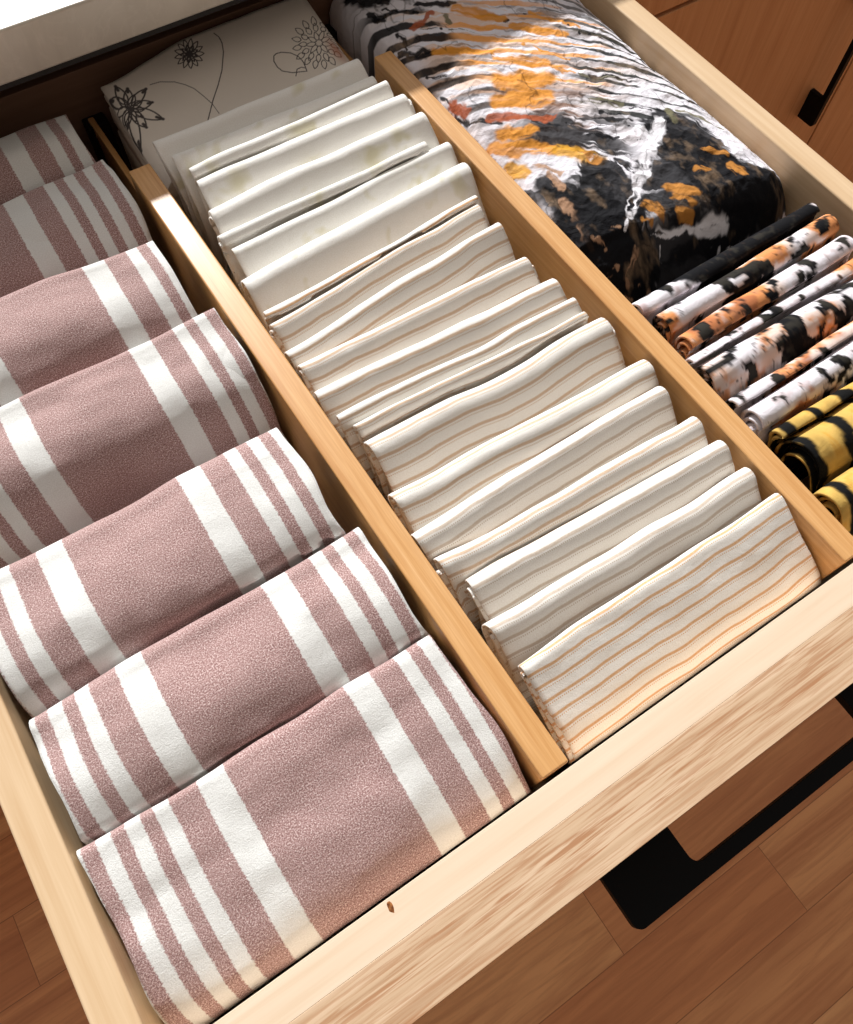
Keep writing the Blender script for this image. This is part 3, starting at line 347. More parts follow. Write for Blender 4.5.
def plate_handle(name, parent, along, a0, a1, base, proj, zc, th, leg=.112, bar=.02, r=.014):
    """flat cut pull: two wide feet joined by a thin bar. along='x': feet along x, projects to -y, thickness in z.
       along='z': feet along z, projects to -y, thickness in x (centre zc)"""
    pts = [(a0, 0)]
    def arc(cx, cy, r, s, e, n=6):
        return [(cx+r*math.cos(math.radians(s+(e-s)*k/n)), cy+r*math.sin(math.radians(s+(e-s)*k/n))) for k in range(n+1)]
    ro = .012
    pts = [(a0, 0)] + arc(a0+ro, proj-ro, ro, 180, 90) + arc(a1-ro, proj-ro, ro, 90, 0) + [(a1, 0), (a1-leg, 0)]
    pts += arc(a1-leg-r, proj-bar-r, r, 0, 90)
    pts += arc(a0+leg+r, proj-bar-r, r, 90, 180) + [(a0+leg, 0)]
    n = len(pts); V = []
    for t in (zc-th/2, zc+th/2):
        for a, p in pts:
            V.append((a, base-p, t) if along == 'x' else (t, base-p, a))
    F = [tuple(range(n)), tuple(range(2*n-1, n-1, -1))] + [(i, i+n, (i+1) % n+n, (i+1) % n) for i in range(n)]
    o = mesh_obj(name, V, F, M['black'], parent, smooth=False)
    m = o.modifiers.new('bevel', 'BEVEL'); m.width = .0012*U; m.segments = 2; m.limit_method = 'ANGLE'
    tag(o, 'black flat bar handle with two wide feet')
    return o
plate_handle('handle', dr, 'x', .208, .752, -.1172, .089, -.12, .018)

def divider(xa, xb, yend, label):
    d = root('drawer_divider', ((xa+xb)/2, .6, DZ))
    tag(d, label, 'divider', 'bamboo drawer dividers')
    box('divider_board', (xa, xb, .006, yend, DZ+.002, -.001), M['bamboo'], d, .003)
    box('sliding_extension', (xa+.008, xa+.020, yend, 1.485, DZ+.03, -.085), M['bamboo'], d, .002)
    box('end_shade_block', (xa-.002, xb+.002, 1.462, 1.497, DZ+.01, -.09), M['shade_dark'], d, .003)  # added dark block in place of the shadow behind the extension
    return d
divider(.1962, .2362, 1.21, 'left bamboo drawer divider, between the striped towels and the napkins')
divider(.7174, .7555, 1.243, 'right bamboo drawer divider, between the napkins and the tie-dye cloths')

# ------------------------------------------------------------- folded cloths
XG = np.linspace(-.33, 1.22, 776); ZG = np.linspace(-.30, .06, 181)
FIELD = np.full((len(XG), len(ZG)), -9.)      # rear face of everything already laid in, seen from the front
def field_at(x, z):
    xi = np.clip(((x-XG[0])/(XG[1]-XG[0])).astype(int), 2, len(XG)-4)
    zi = np.clip(((z-ZG[0])/(ZG[1]-ZG[0])).astype(int), 1, len(ZG)-3)
    r = np.full(len(x), -9.)
    for a in (-2, -1, 0, 1, 2, 3):
        for b in (-1, 0, 1, 2):
            r = np.maximum(r, FIELD[xi+a, zi+b])
    return r
def field_add(xcols, rings):
    """xcols: x of each section; rings: (y, z) arrays running up the rear face to the crown"""
    lo, hi = min(xcols), max(xcols)
    for (x0, r0), (x1, r1) in zip(zip(xcols, rings), zip(xcols[1:], rings[1:])):
        if min(x0, x1) <= lo+1e-6: x0 -= .009
        if max(x0, x1) >= hi-1e-6: x1 += .009
        i0 = np.searchsorted(XG, min(x0, x1)-.002); i1 = np.searchsorted(XG, max(x0, x1)+.002)
        y = np.full(len(ZG), -9.)
        for ry, rz in (r0, r1):
            zz = np.maximum.accumulate(rz)+np.arange(len(rz))*1e-7
            q = np.interp(ZG, zz, ry, left=ry[0], right=-9.)
            q[ZG > zz[-1]+.002] = -9.
            y = np.maximum(y, q)
        FIELD[i0:i1] = np.maximum(FIELD[i0:i1], y[None, :])
def settle(V, ymin=.003, ymax=1.495, eps=.0045):
    V = np.array(V); f = field_at(V[:, 0], V[:, 2])
    V[:, 1] = np.maximum(V[:, 1], f+eps)
    low = V[:, 2] < .003
    V[low, 1] = np.clip(V[low, 1], ymin, ymax)
    return V

def path(phi0, phi1, L, zs, zend, n=16, power=1.0):
    """centre line going down from the fold: list of (dy, z, phi, s)"""
    out = []; y = 0; z = zs; s = 0
    ds = .004
    while z > zend:
        t = min(1, s/L)**power; ph = math.radians(phi0+(phi1-phi0)*(t*t*(3-2*t)))
        out.append((y, z, ph, s)); y -= math.cos(ph)*ds; z -= math.sin(ph)*ds; s += ds
    # resample
    idx = np.linspace(0, len(out)-1, n)**1.0
    idx = (np.linspace(0, 1, n)**(1.6 if n < 30 else 1.1)*(len(out)-1)).astype(int)
    return [out[i] for i in sorted(set(idx))]

def pad(name, xl, xr, yl, yr, zl, zr, space, mat, phi0=28, phi1=88, L=.16, ztop=0, sheet=.005, thick=None,
        layers=2, seed=0, nx=60, wob=.004, wobz=.004, surf=.002, zend=None, uc=None, rough_end=.004,
        power=1.0, ncap=8, col=None, parent=None, skew=0, maxh=None, hs=1.0, vper=1.0, v0=0, vwarp=0, endopen=0, reach=None, xlim=None, ymax=1.495, lowf=.8, eps=.005, npath=24):
    """one folded cloth: nested folded sheets leaning back, fold uppermost, running along x"""
    zend = DZ+.002 if zend is None else zend
    rng = random.Random(seed)
    sx = rng.uniform(0, 50)
    if uc is None: uc = (xl+xr)/2
    if reach is not None:
        lo, hi = .02, .8
        for _ in range(30):
            L = (lo+hi)/2
            pc = path(phi0, phi1, L, 0, zend, 40, power)
            m = min(p[0]-math.sin(p[2])*(space*.9*math.sin(p[2])*.5 if not maxh else min(maxh, space*.9*math.sin(p[2])*.5)) for p in pc)
            if m+min(yl, yr) < reach: hi = L
            else: lo = L
    path_c = path(phi0, phi1, L, 0, zend+.0, npath, power)
    V = []; F = []; UV = []; 
    xs = np.linspace(0, 1, nx+1); rings_ = []
    for lay in range(layers):
        prof = []       # (y, z, v, ny, nz) outer then inner
        def half(i):
            ph = path_c[i][2]
            h = (thick if thick else space*.90*math.sin(ph))*.5*hs
            if maxh: h = min(h, maxh)
            if thick: h = thick*.5*(1 + .35*min(1, path_c[i][3]/.1))
            return h
        off = lay*(sheet*1.35)
        h0 = half(0)
        if h0-off < sheet*.7 and lay > 0: continue
        start = 0 if lay == 0 else 0
        pts_o = []; pts_i = []
        ylen = 0
        top = path_c[0]; r = max(h0-off, .0015)
        tph = top[2]
        # tangent pointing up the pad, and normal (front side)
        tu = (math.cos(tph), math.sin(tph)); nf = (-math.sin(tph), math.cos(tph))
        tops = (0, 0)
        dn = lay*sheet*.9 + (rng.uniform(0, .004) if lay else 0)
        cy = -tu[0]*dn; cz = -tu[1]*dn
        cap_o = []
        for k in range(ncap+1):
            a = math.pi*k/ncap       # 0 = back side, pi = front side
            d = (-nf[0]*math.cos(a)+tu[0]*math.sin(a), -nf[1]*math.cos(a)+tu[1]*math.sin(a))
            cap_o.append((cy+d[0]*r, cz+d[1]*r, d))
        back = []; front = []
        for i in range(1, len(path_c)):
            y, z, ph, s = path_c[i]; n_ = (-math.sin(ph), math.cos(ph))
            h = max(half(i)-off, .0012)
            back.append((y-n_[0]*h, z-n_[1]*h, (-n_[0], -n_[1])))
            front.append((y+n_[0]*h, z+n_[1]*h, n_))
        outer = back[::-1]+cap_o+front
        solid = (lay == layers-1 and not endopen) or r-sheet < .001
        # v coordinate: arc length, 0 at the crown
        vs = [0]
        for a, b in zip(outer, outer[1:]): vs.append(vs[-1]+math.hypot(b[0]-a[0], b[1]-a[1]))
        vm = vs[len(back)+ncap//2]
        vs = [v-vm for v in vs]
        ring = [(p[0], p[1], p[2], v) for p, v in zip(outer, vs)]
        no = len(ring)
        if not solid:
            inner = [(p[0]-p[2][0]*sheet, p[1]-p[2][1]*sheet, (-p[2][0], -p[2][1]), v) for p, v in zip(outer, vs)]
            ring = ring+inner[::-1]
        nr = len(ring); base = len(V)
        rings_.append((base, nr, len(back)+ncap//2+1, no))
        R = np.array([(p[0], p[1], p[2][0], p[2][1], p[3]) for p in ring])
        e0 = rng.uniform(0, rough_end); e1 = rng.uniform(0, rough_end)
        e0 += lay*rng.uniform(-.001, .005); e1 += lay*rng.uniform(-.001, .005)
        for ix, t in enumerate(xs):
            x0 = xl+e0; x1 = xr-e1
            vv = R[:, 4]
            er = (vn(vv*14+sx, vv*0+lay*3.3, seed+5)-.5)*rough_end*1.6
            el = (vn(vv*14+sx+9, vv*0+lay*3.3, seed+6)-.5)*rough_end*1.6
            X = (x0+el)*(1-t)+(x1+er)*t + skew*vv*(1-t)
            xm = xl+(xr-xl)*t
            yc = yl+(yr-yl)*t + wob*float(fbm(xm*7+sx, 0.3, seed, 2)); zc_ = zl+(zr-zl)*t + wobz*float(fbm(xm*6+sx, 7.7, seed+3, 2))
            edge = min(t, 1-t)*(xr-xl)
            rd = .55+.45*min(1, edge/.006) if edge < .006 else 1
            bl = surf*fbm(X*11+sx, vv*16, seed+8, 3) + surf*lowf*fbm(X*4+sx, vv*5+3, seed+18, 2)
            depth = np.clip(np.abs(vv)/.05, .25, 1)
            dd = bl*depth
            V += np.stack([X, yc+R[:, 0]+R[:, 2]*dd, zc_+ztop+R[:, 1]*1.0+R[:, 3]*dd], 1).tolist()
            UV += np.stack([X-uc, vv+v0+(vwarp*fbm(X*9+sx, vv*3, seed+40, 2) if vwarp else 0)], 1).tolist()
        for ix in range(nx):
            a = base+ix*nr; b = a+nr
            for k in range(nr):
                k2 = (k+1) % nr
                F.append((a+k, a+k2, b+k2, b+k))
        for a, flip in ((base, False), (base+nx*nr, True)):
            if solid:
                for k in range(nr//2):
                    k2 = nr-1-k
                    if k+1 < k2-1 or k+1 == k2-1:
                        q = (a+k, a+k2, a+k2-1, a+k+1) if k+1 != k2-1 else (a+k, a+k2, a+k+1)
                        F.append(q if not flip else q[::-1])
            else:
                for k in range(no-1):
                    q = (a+k, a+nr-1-k, a+nr-2-k, a+k+1)
                    F.append(q if not flip else q[::-1])
    V = np.array(V); V[:, 2] = np.maximum(V[:, 2], zend)
    if xlim: V[:, 0] = np.clip(V[:, 0], xlim[0], xlim[1])
    V = settle(V, ymax=ymax, eps=eps)
    for b0, nr, nb, no in rings_:
        V2 = V[b0:b0+nr*(nx+1)].reshape(nx+1, nr, 3)
        field_add(V2[:, 0, 0].tolist(), [(c[:nb, 1], c[:nb, 2]) for c in V2])
        field_add(V2[:, 0, 0].tolist(), [(c[nb-1:no, 1][::-1], c[nb-1:no, 2][::-1]) for c in V2])
    cols = col(V, np.array(UV)) if col else None
    org = ((xl+xr)/2, (yl+yr)/2+path_c[-1][0], zend)
    return mesh_obj(name, V, F, mat, None, org, UV, cols)

# --- the seven dish towels, left compartment, front to back
towels = [
 # y at left, y at right, stripe centre, spacing, z, label
 (.246, .234, -.035, .165, 'front-most rolled mauve towel with white stripes, against the drawer front', .000),
 (.411, .414, -.058, .170, 'second mauve striped towel from the drawer front', -.002),
 (.617, .610, -.0825, .200, 'third mauve striped towel from the drawer front, shaded along its middle', -.002),
 (.868, .862, -.047, .240, 'fourth mauve striped towel from the front, the middle one of the seven', .000),
 (1.064, 1.049, -.043, .195, 'fifth mauve striped towel from the front, beside the first plain white napkins', .000),
 (1.254, 1.272, -.100, .190, 'sixth mauve striped towel from the front, next to the shaded divider end', -.004),
 (1.428, 1.421, -.055, .150, 'rear mauve striped towel in the shadow under the worktop', -.004),
]
for i, (ya, yb, uc, sp, lab, z) in enumerate(towels):
    nxt = towels[i+1][0]-ya if i < 6 else .13
    spc = nxt if i else .165
    xr = [.191, .187, .164, .190, .168, .180, .163][i]
    o = pad('dish_towel', [-.309, -.300, -.306, -.305, -.308, -.300, -.303][i], xr, ya-.014, yb-.014, z-.013, z-.013, spc, M['towel'],
            phi0=11 if i else 8, phi1=88, L=.175*(nxt/.19), reach=None if i else -.03, xlim=(-.311, .1942), sheet=.013, eps=.006 if i == 1 else (.011 if i == 2 else .008), npath=64, layers=3, seed=100+i, nx=80, wob=.007, wobz=.007, surf=.0065, lowf=2.9,
            uc=uc, rough_end=.007, thick=None, hs=1.0, power=1.0 if i else 1.5, maxh=.085)
    tag(o, lab, 'towel', 'mauve striped dish towels in the left compartment')

# --- napkins, middle compartment, front to back
naps = [  # xl, yl, xr, yr, material, label
 (.2543,.1357,.7136,.1342,'stripe_orange','front-most napkin, white with orange stripes across its whole open face'),
 (.2474,.2019,.7078,.186,'stripe_grey','second striped napkin from the drawer front, with a broad plain white crown'),
 (.2611,.266,.7067,.2424,'stripe_grey','third striped napkin from the drawer front, with taupe double stripes'),
 (.242,.3126,.7006,.2975,'stripe_tan','fourth striped napkin from the drawer front, a wavy gap in front of it'),
 (.241,.3662,.6939,.3654,'stripe_grey','fifth striped napkin from the drawer front, set slightly left'),
 (.245,.4296,.707,.4163,'stripe_tan','sixth striped napkin from the front, just in front of the fattest one'),
 (.2602,.5221,.7056,.5159,'stripe_tan','fattest striped napkin, rounded and raised midway along the row'),
 (.2584,.5615,.690,.540,'stripe_tan','thin striped napkin directly behind the fattest one'),
 (.2444,.5869,.6859,.5737,'stripe_tan','second striped napkin behind the fattest one'),
 (.2405,.6395,.6878,.6215,'stripe_tan','third striped napkin behind the fattest one'),
 (.2413,.6927,.6741,.6856,'stripe_tan','fourth striped napkin behind the fattest one, with a square right end'),
 (.2374,.7328,.673,.7698,'stripe_tan','fifth striped napkin behind the fattest one, pointed at its right end'),
 (.240,.7924,.6749,.8228,'stripe_tan','striped napkin second from the white napkins, with a brown stripe near its crown'),
 (.2453,.8123,.677,.8408,'stripe_orange','thin tan-edged striped napkin squeezed against the front white napkin'),
 (.249,.8938,.7072,.9185,'white','front-most plain white napkin, smooth and fat, next to the striped ones'),
 (.2632,.9599,.7095,.9791,'white','second plain white napkin from the striped ones'),
 (.2557,.9955,.679,.9982,'white','third plain white napkin from the striped ones, lower and flatter'),
 (.2688,1.0586,.7142,1.0652,'white','fourth plain white napkin from the striped ones, with olive smudges'),
 (.286,1.1276,.7199,1.1285,'white','fifth white napkin from the striped ones, set back from the left divider'),
 (.2852,1.1649,.7029,1.1716,'white','sixth white napkin from the striped ones, at the edge of the shadow'),
 (.2718,1.2049,.6925,1.2012,'white','shaded white napkin, second in front of the flower-printed cloth'),
 (.2651,1.2561,.6887,1.2606,'white','shaded cream napkin lying directly against the flower-printed cloth'),
]
nL = .155
for i, (xl, yl, xr, yr, mt, lab) in enumerate(naps):
    if i+1 < len(naps): sp = min(naps[i+1][1]-yl, naps[i+1][3]-yr)
    else: sp = .045
    spf = max(.018, min(yl-naps[i-1][1], yr-naps[i-1][3])) if i else .05
    sp = .7*spf+.3*sp
    white = mt == 'white'
    zt = {16: .008, 17: .012, 18: .016}.get(i, .022 if i > 18 else 0)
    if zt: xl, yl, xr, yr = [q*(1-zt) for q in (xl, yl, xr, yr)]
    sp = min(max(sp, .018), .085)
    r = sp*.9*math.sin(math.radians(42 if i else 25))*.5
    o = pad('white_napkin' if white else 'striped_napkin', xl, xr, yl-r*.6, yr-r*.6, zt-r, zt-r, sp, M[mt], phi0=42 if i else 25, phi1=88, L=nL if i else .1, reach=None if i else -.03, xlim=(.2385, .7155), sheet=.0035, layers=3,
            eps=.009 if i in (7, 12, 13, 16, 17) else .005, seed=200+i, nx=56, wob=.006, wobz=.005, surf=.003, rough_end=.006, power=1.0 if i else 1.6, v0=((i*.0067) % .012)-.006 if i else .004,
            vwarp=.006 if i == 0 else .002)
    tag(o, lab, 'napkin', 'plain white napkins in the middle compartment' if white else 'tan striped napkins in the middle compartment')

# --- flower-printed cloth at the back of the middle compartment
def floral_col(V, UV):
    x = V[:, 0]; y = V[:, 1]
    c = np.ones((len(V), 3))*np.array(srgb(232,224,214)[:3])
    ink = np.array(srgb(44,38,44)[:3])
    d = np.full(len(V), 9.)
    m = np.where(y > 1.19)[0]
    xm, ym = x[m], y[m]; dm = d[m]
    for pts, w in FLORAL:
        for (ax, ay), (bx, by) in zip(pts, pts[1:]):
            lo = np.where((np.abs(xm-(ax+bx)/2) < .04+abs(ax-bx)) & (np.abs(ym-(ay+by)/2) < .04+abs(ay-by)))[0]
            if not len(lo): continue
            px, py = xm[lo]-ax, ym[lo]-ay; vx, vy = bx-ax, by-ay
            t = np.clip((px*vx+py*vy)/(vx*vx+vy*vy+1e-12), 0, 1)
            q = np.hypot(px-t*vx, py-t*vy)/w
            dm[lo] = np.minimum(dm[lo], q)
    k = 1-sst(.45, 1.0, dm)
    k = k*.92
    c[m] = c[m]*(1-k[:, None])+ink*k[:, None]
    rust = np.exp(-(((x-.685)/.012)**2+((y-1.33)/.03)**2))*.7
    c = c*(1-rust[:, None])+np.array(srgb(176,96,60)[:3])*rust[:, None]
    return c
def floral_sheet():
    # folded cloth pack lying back on the ones behind: soft slab with several layers
    x0, x1 = .245, .700
    nx, ny = 400, 260
    t = np.linspace(0, 1, nx); s = np.linspace(0, 1, ny)
    T, S = np.meshgrid(t, s, indexing='ij')
    yb = 1.455+.035*sst(0, .45, T)
    Y = 1.20+(yb-1.20)*S
    X = x0+(x1-x0)*T + .012*(S-.5)*sst(.6, 1, T)*0 + .003*fbm(S*4, T*0, 5, 2)
    Z = -(1.47-Y)*.2 + .004*fbm(X*8, Y*8, 3, 3)
    e = np.minimum(np.minimum(X-x0, x1-X)/.02, (yb-Y)/.02)
    Z = Z-.012*(1-np.clip(e, 0, 1))**2
    n = nx*ny
    V = np.stack([X, Y, Z], -1).reshape(-1, 3)
    F = []
    ii = np.arange(n).reshape(nx, ny)
    a = ii[:-1, :-1].ravel(); b = ii[1:, :-1].ravel(); c = ii[1:, 1:].ravel(); d = ii[:-1, 1:].ravel()
    F = np.stack([a, b, c, d], 1).tolist()
    border = list(ii[:, 0])+list(ii[-1, 1:])+list(ii[-2::-1, -1])+list(ii[0, -2:0:-1])
    V = list(map(tuple, V))
    prev = border
    for k, (dz, out) in enumerate(((-.006, .000), (-.012, -.006), (-.018, .0), (-.030, -.001), (-.036, -.008), (-.042, -.001), (-.075, 0), (-.085, -.01), (-.095, 0), (-.15, 0), (-.2, 0))):
        cur = []
        for j in border:
            x, y, z = V[j]; cx, cy = .47, 1.34
            L = math.hypot(x-cx, y-cy)
            V.append((x+(x-cx)/L*out, y+(y-cy)/L*out, z+dz)); cur.append(len(V)-1)
        for q in range(len(border)):
            q2 = (q+1) % len(border)
            F.append((prev[q], cur[q], cur[q2], prev[q2]))
        prev = cur
    F.append(tuple(prev))
    V = np.array(V); V0 = V.copy(); V = settle(V, eps=.013)
    cols = floral_col(V0, None); cols[n+len(border)*2:] = srgb(222,212,200)[:3]
    return mesh_obj('floral_cloth', V, F, M['floral'], None, (.47, 1.34, DZ+.001), None, cols)
tag(floral_sheet(), 'off-white folded cloth printed with black line flowers, at the back of the middle compartment', 'cloth')

# --- large tie-dye cloth at the back of the right compartment
CC = {'k': srgb(20,20,24), 'o': srgb(236,158,60), 'y': srgb(240,176,60), 'r': srgb(168,88,56), 'v': srgb(112,108,84),
      'w': srgb(232,230,236), 'q': srgb(206,140,66), 't': srgb(178,140,112)}
def big_cloth():
    nx, ny = 400, 560
    xa, xb, ya, yb = .7575, 1.204, .532, 1.492
    X, Y = np.meshgrid(np.linspace(xa, xb, nx), np.linspace(ya, yb, ny), indexing='ij')
    YS = .665-.05*sst(.85, 1.15, X)
    Z = .008-.055*np.clip((X-1.06)/.145, 0, None)**3-.035*np.clip((.86-X)/.10, 0, None)**2-.13*np.clip((YS-Y)/(YS-.53), 0, None)**2
    Z = Z-.02*np.clip((Y-1.3)/.2, 0, None)**2
    cr = fbm(X*22, Y*22, 11, 4)
    Z = Z+.0045*(1-2*np.abs(cr))+.006*fbm(X*5, Y*5, 12, 2)
    # the cloth's upper layer ends in a soft step near the front
    st = (Y-(.655-.10*(X-.78)/.4))/.006
    Z = Z+.010*sst(-1.5, 1, st)-.010
    edge = np.minimum(np.minimum(X-xa, xb-X), np.minimum(Y-ya, yb-Y))
    Z = Z-.02*(1-np.clip(edge/.012, 0, 1))**2
    # colour, laid down as dyed strokes
    wx = X+.006*fbm(X*30, Y*30, 21, 3)+.004*fbm(X*90, Y*90, 22, 2); wy = Y+.008*fbm(X*30+7, Y*30, 23, 3)+.004*fbm(X*90, Y*90, 24, 2)
    col = np.ones((nx, ny, 3))*np.array(srgb(228,226,234)[:3])
    tint = sst(.1, .6, fbm(X*9, Y*9, 33, 3))
    col = col*(1-.35*tint[..., None])+np.array(srgb(206,186,176)[:3])*.35*tint[..., None]
    def fan(cx, cy, rx, ry, dx, dy, rgb, thr, fa=42, fl=7, sd=90, amt=.9, gap=0):
        nonlocal col
        L = math.hypot(dx, dy); dx /= L; dy /= L
        al = wx*dx+wy*dy; ac = wy*dx-wx*dy
        m = 1-sst(.55, 1.1, np.hypot((X-cx)/rx, (Y-cy)/ry)+.25*fbm(X*12, Y*12, sd+9, 2))
        q = fbm(al*fl, ac*fa, sd, 4)+.25*fbm(al*30, ac*160, sd+1, 2)
        f = sst(thr, thr+.14, q)*m*amt
        col = col*(1-f[..., None])+np.array(srgb(*rgb)[:3])*f[..., None]
    def petals(cx, cy, rx, ry, dx, dy, per, rgb, thr, sd, amt=.9):
        nonlocal col
        L = math.hypot(dx, dy); dx /= L; dy /= L
        al = X*dx+Y*dy; ac = Y*dx-X*dy
        m = 1-sst(.6, 1.05, np.hypot((X-cx)/rx, (Y-cy)/ry)+.3*fbm(X*12, Y*12, sd+9, 2))
        q = np.cos(2*math.pi*ac/per+1.6*fbm(al*7, ac*9, sd, 2))+.9*fbm(al*9, ac*30, sd+2, 2)+.35*fbm(al*30, ac*170, sd+3, 2)
        f = sst(thr, thr+.35, q)*m*amt
        col = col*(1-f[..., None])+np.array(srgb(*rgb)[:3])*f[..., None]
    fan(.93, 1.16, .20, .24, .82, -.57, (226, 176, 128), .10, 60, 6, 90, .55)
    fan(.98, 1.05, .24, .30, .82, -.57, (120, 104, 96), .22, 90, 7, 95, .6)
    petals(.97, 1.12, .20, .20, .82, -.57, .036, (236, 158, 66), .35, 200, .85)
    petals(1.10, .95, .13, .24, .70, -.71, .027, (40, 44, 42), .30, 210, .95)
    petals(1.13, 1.16, .08, .16, .72, -.70, .024, (70, 66, 58), .35, 220, .8)
    petals(.80, 1.24, .09, .20, .82, -.57, .040, (26, 26, 28), .10, 230, .95)
    petals(.83, 1.06, .07, .14, .82, -.57, .036, (44, 36, 32), .35, 240, .85)
    fan(.88, .92, .12, .11, .76, -.65, (116, 80, 58), -.02, 50, 8, 120, .75)
    fan(.86, .84, .16, .12, .6, -.7, (30, 28, 30), -.08, 34, 8, 122, .95)
    wxf, wyf = wx.ravel(), wy.ravel(); colf = col.reshape(-1, 3).copy()
    for si, (x0, y0, x1, y1, w, k) in enumerate(STROKES):
        vx, vy = x1-x0, y1-y0; L = math.hypot(vx, vy)+1e-6
        rr = L/2+w*2+.02
        q = np.where((np.abs(wxf-(x0+x1)/2) < rr) & (np.abs(wyf-(y0+y1)/2) < rr))[0]
        px, py = wxf[q]-x0, wyf[q]-y0
        al = (px*vx+py*vy)/L; ac = (py*vx-px*vy)/L
        n1 = fbm(al*22+si*5, ac*150, 41+si % 7, 3)
        t = np.clip((al+n1*.02)/L, 0, 1)
        d = np.hypot(al-t*L, ac)
        ww = w*(1.15-.6*np.abs(t-.5))
        soft = .12 if w > .04 else .28
        if k in 'oyr': ww = ww*1.55
        elif k == 'q': ww = ww*1.2
        elif k == 'w': ww = ww*1.1+.0008
        f = 1-sst(1-soft, 1+soft, d/ww+.35*n1)
        if k == 'k': f = f*.96
        elif k != 'w': f = f*(.92-.35*np.clip(n1, 0, 1))
        cc = np.array(CC[k][:3])[None, :]
        if k in 'oqy': cc = cc*(.85+.3*n1[:, None])
        colf[q] = colf[q]*(1-f[:, None])+cc*f[:, None]
    col = colf.reshape(nx, ny, 3)
    # dark ground breaks up with faint brown and grey crackle
    lum = col.mean(-1)
    cr2 = np.clip(fbm(X*55, Y*35, 61, 4)-.15, 0, 1)*(lum < .08)
    col = col+cr2[..., None]*np.array([.30, .20, .12])*.95
    vein = np.clip(.06-np.abs(fbm(X*26, Y*14, 71, 4)), 0, 1)/.06*(fbm(X*8, Y*8, 72, 2) > .05)
    col = col*(1-.55*vein[..., None])
    n = nx*ny
    V = np.stack([X, Y, Z], -1).reshape(-1, 3)
    ii = np.arange(n).reshape(nx, ny)
    F = np.stack([ii[:-1, :-1].ravel(), ii[1:, :-1].ravel(), ii[1:, 1:].ravel(), ii[:-1, 1:].ravel()], 1).tolist()
    border = list(ii[:, 0])+list(ii[-1, 1:])+list(ii[-2::-1, -1])+list(ii[0, -2:0:-1])
    V = V.tolist(); cols = col.reshape(-1, 3).tolist(); prev = border
    for z in (-.2, -.24, DZ+.002):
        cur = []
        for j in border:
            x, y, _ = V[j]; V.append([x, y, min(z, V[j][2]-.01)]); cols.append(cols[j]); cur.append(len(V)-1)
        m = len(border)
        F += [(prev[q], cur[q], cur[(q+1) % m], prev[(q+1) % m]) for q in range(m)]
        prev = cur
    F.append(tuple(prev))
    return mesh_obj('tie_dye_cloth', V, F, M['tiedye'], None, (.98, 1.0, DZ+.002), None, np.array(cols))
tag(big_cloth(), 'large bulky tie-dye cloth in orange, white and black, filling the back of the right compartment', 'cloth')

# --- tie-dye napkins, right compartment
def roll_col(kind, seed):
    def f(V, UV):
        u, v = UV[:, 0], UV[:, 1]
        wu = u+.012*fbm(u*30, v*30, seed, 3); wv = v+.012*fbm(u*30, v*30, seed+1, 3)
        a = fbm(wu*14+seed, wv*10, seed+2, 3); b = fbm(wu*10, wv*8+seed, seed+3, 3); g = fbm(u*60, v*60, seed+4, 3)
        c = np.ones((len(V), 3))*np.array(srgb(230,226,232)[:3])
        def lay(fac, rgb):
            nonlocal c
            c = c*(1-fac[:, None])+np.array(srgb(*rgb)[:3])*fac[:, None]
        K = {'w': (.22, .35, .12), 'o': (.20, -.02, .12), 'd': (-.45, .5, .3), 'm': (.14, .12, .2), 'l': (.22, .2, .25)}.get(kind, (0, .2, .2))
        if kind == 'stripe':
            # camouflage-like yellow blocks on black, ringed by black lines
            q = wu*17
            fr = np.abs((q % 1)-.5)
            yel = sst(.12, .2, .5-fr)*sst(-.35, -.15, b+.25)
            c = np.ones((len(V), 3))*np.array(srgb(20,20,20)[:3])
            lay(np.clip(yel*(v > -.05)*(.85+.3*g), 0, 1), (214, 176, 96))
            lay(sst(.25, .4, g)*.5*(yel > .5), (196, 140, 50))
            return c
        lay(sst(K[1]-.05, K[1]+.12, b)*.6, (214, 178, 150)); lay(sst(K[1]+.06, K[1]+.26, b+.35*g)*.9, (214, 136, 70)); lay(sst(.1, .35, g+.6*a)*.35, (160, 120, 110))
        lay(sst(K[2], K[2]+.25, a*b*3)*.6, (150, 84, 60))
        blk = sst(K[0], K[0]+.08, np.abs(a)*1.0-.12+.45*g-(.12 if kind == 'l' else 0)) if kind != 'd' else sst(-.28, -.18, a+.15*g)
        lay(blk, (20, 20, 23))
        lay(sst(.15, .4, g)*(blk > .6)*.15, (110, 104, 90))
        lay((1-sst(.0, .035, np.abs(fbm(u*34, v*26, seed+6, 3))))*sst(-.05, .15, b+.2)*.8, (48, 38, 34))
        return c
    return f
rolls = [ # xl, yl, xr, yr, z, space, kind, label, fatness
 (.7578,.5066,1.1581,.5142,-.004,.038,'d','mostly black tie-dye napkin tucked directly against the big tie-dye cloth'),
 (.7695,.466,1.1659,.4763,0,.042,'m','tie-dye napkin second from the big cloth, white with black and rust blots'),
 (.7733,.4172,1.151,.4267,0,.044,'o','tie-dye napkin third from the big cloth, white with orange patches'),
 (.7572,.3776,1.160,.3864,-.006,.034,'l','narrow mostly white tie-dye napkin, fourth from the big cloth'),
 (.7617,.3549,1.165,.345,0,.056,'m','fat tie-dye napkin with a large orange patch, fifth from the big cloth'),
 (.7635,.2846,1.165,.289,-.004,.034,'o','slim tie-dye napkin, sixth from the big cloth, its right part orange'),
 (.7667,.2573,1.168,.264,0,.044,'l','white and yellow-blotched tie-dye napkin just behind the black and yellow ones'),
 (.7779,.209,1.17,.200,-.004,.032,'stripe','slim black and yellow napkin, rearmost of the three yellow ones'),
 (.7872,.178,1.172,.178,0,.080,'stripe','fat black and yellow napkin with an open end facing the divider'),
 (.7673,.0921,1.17,.0924,0,.056,'stripe','black and yellow napkin nearest the drawer front'),
]
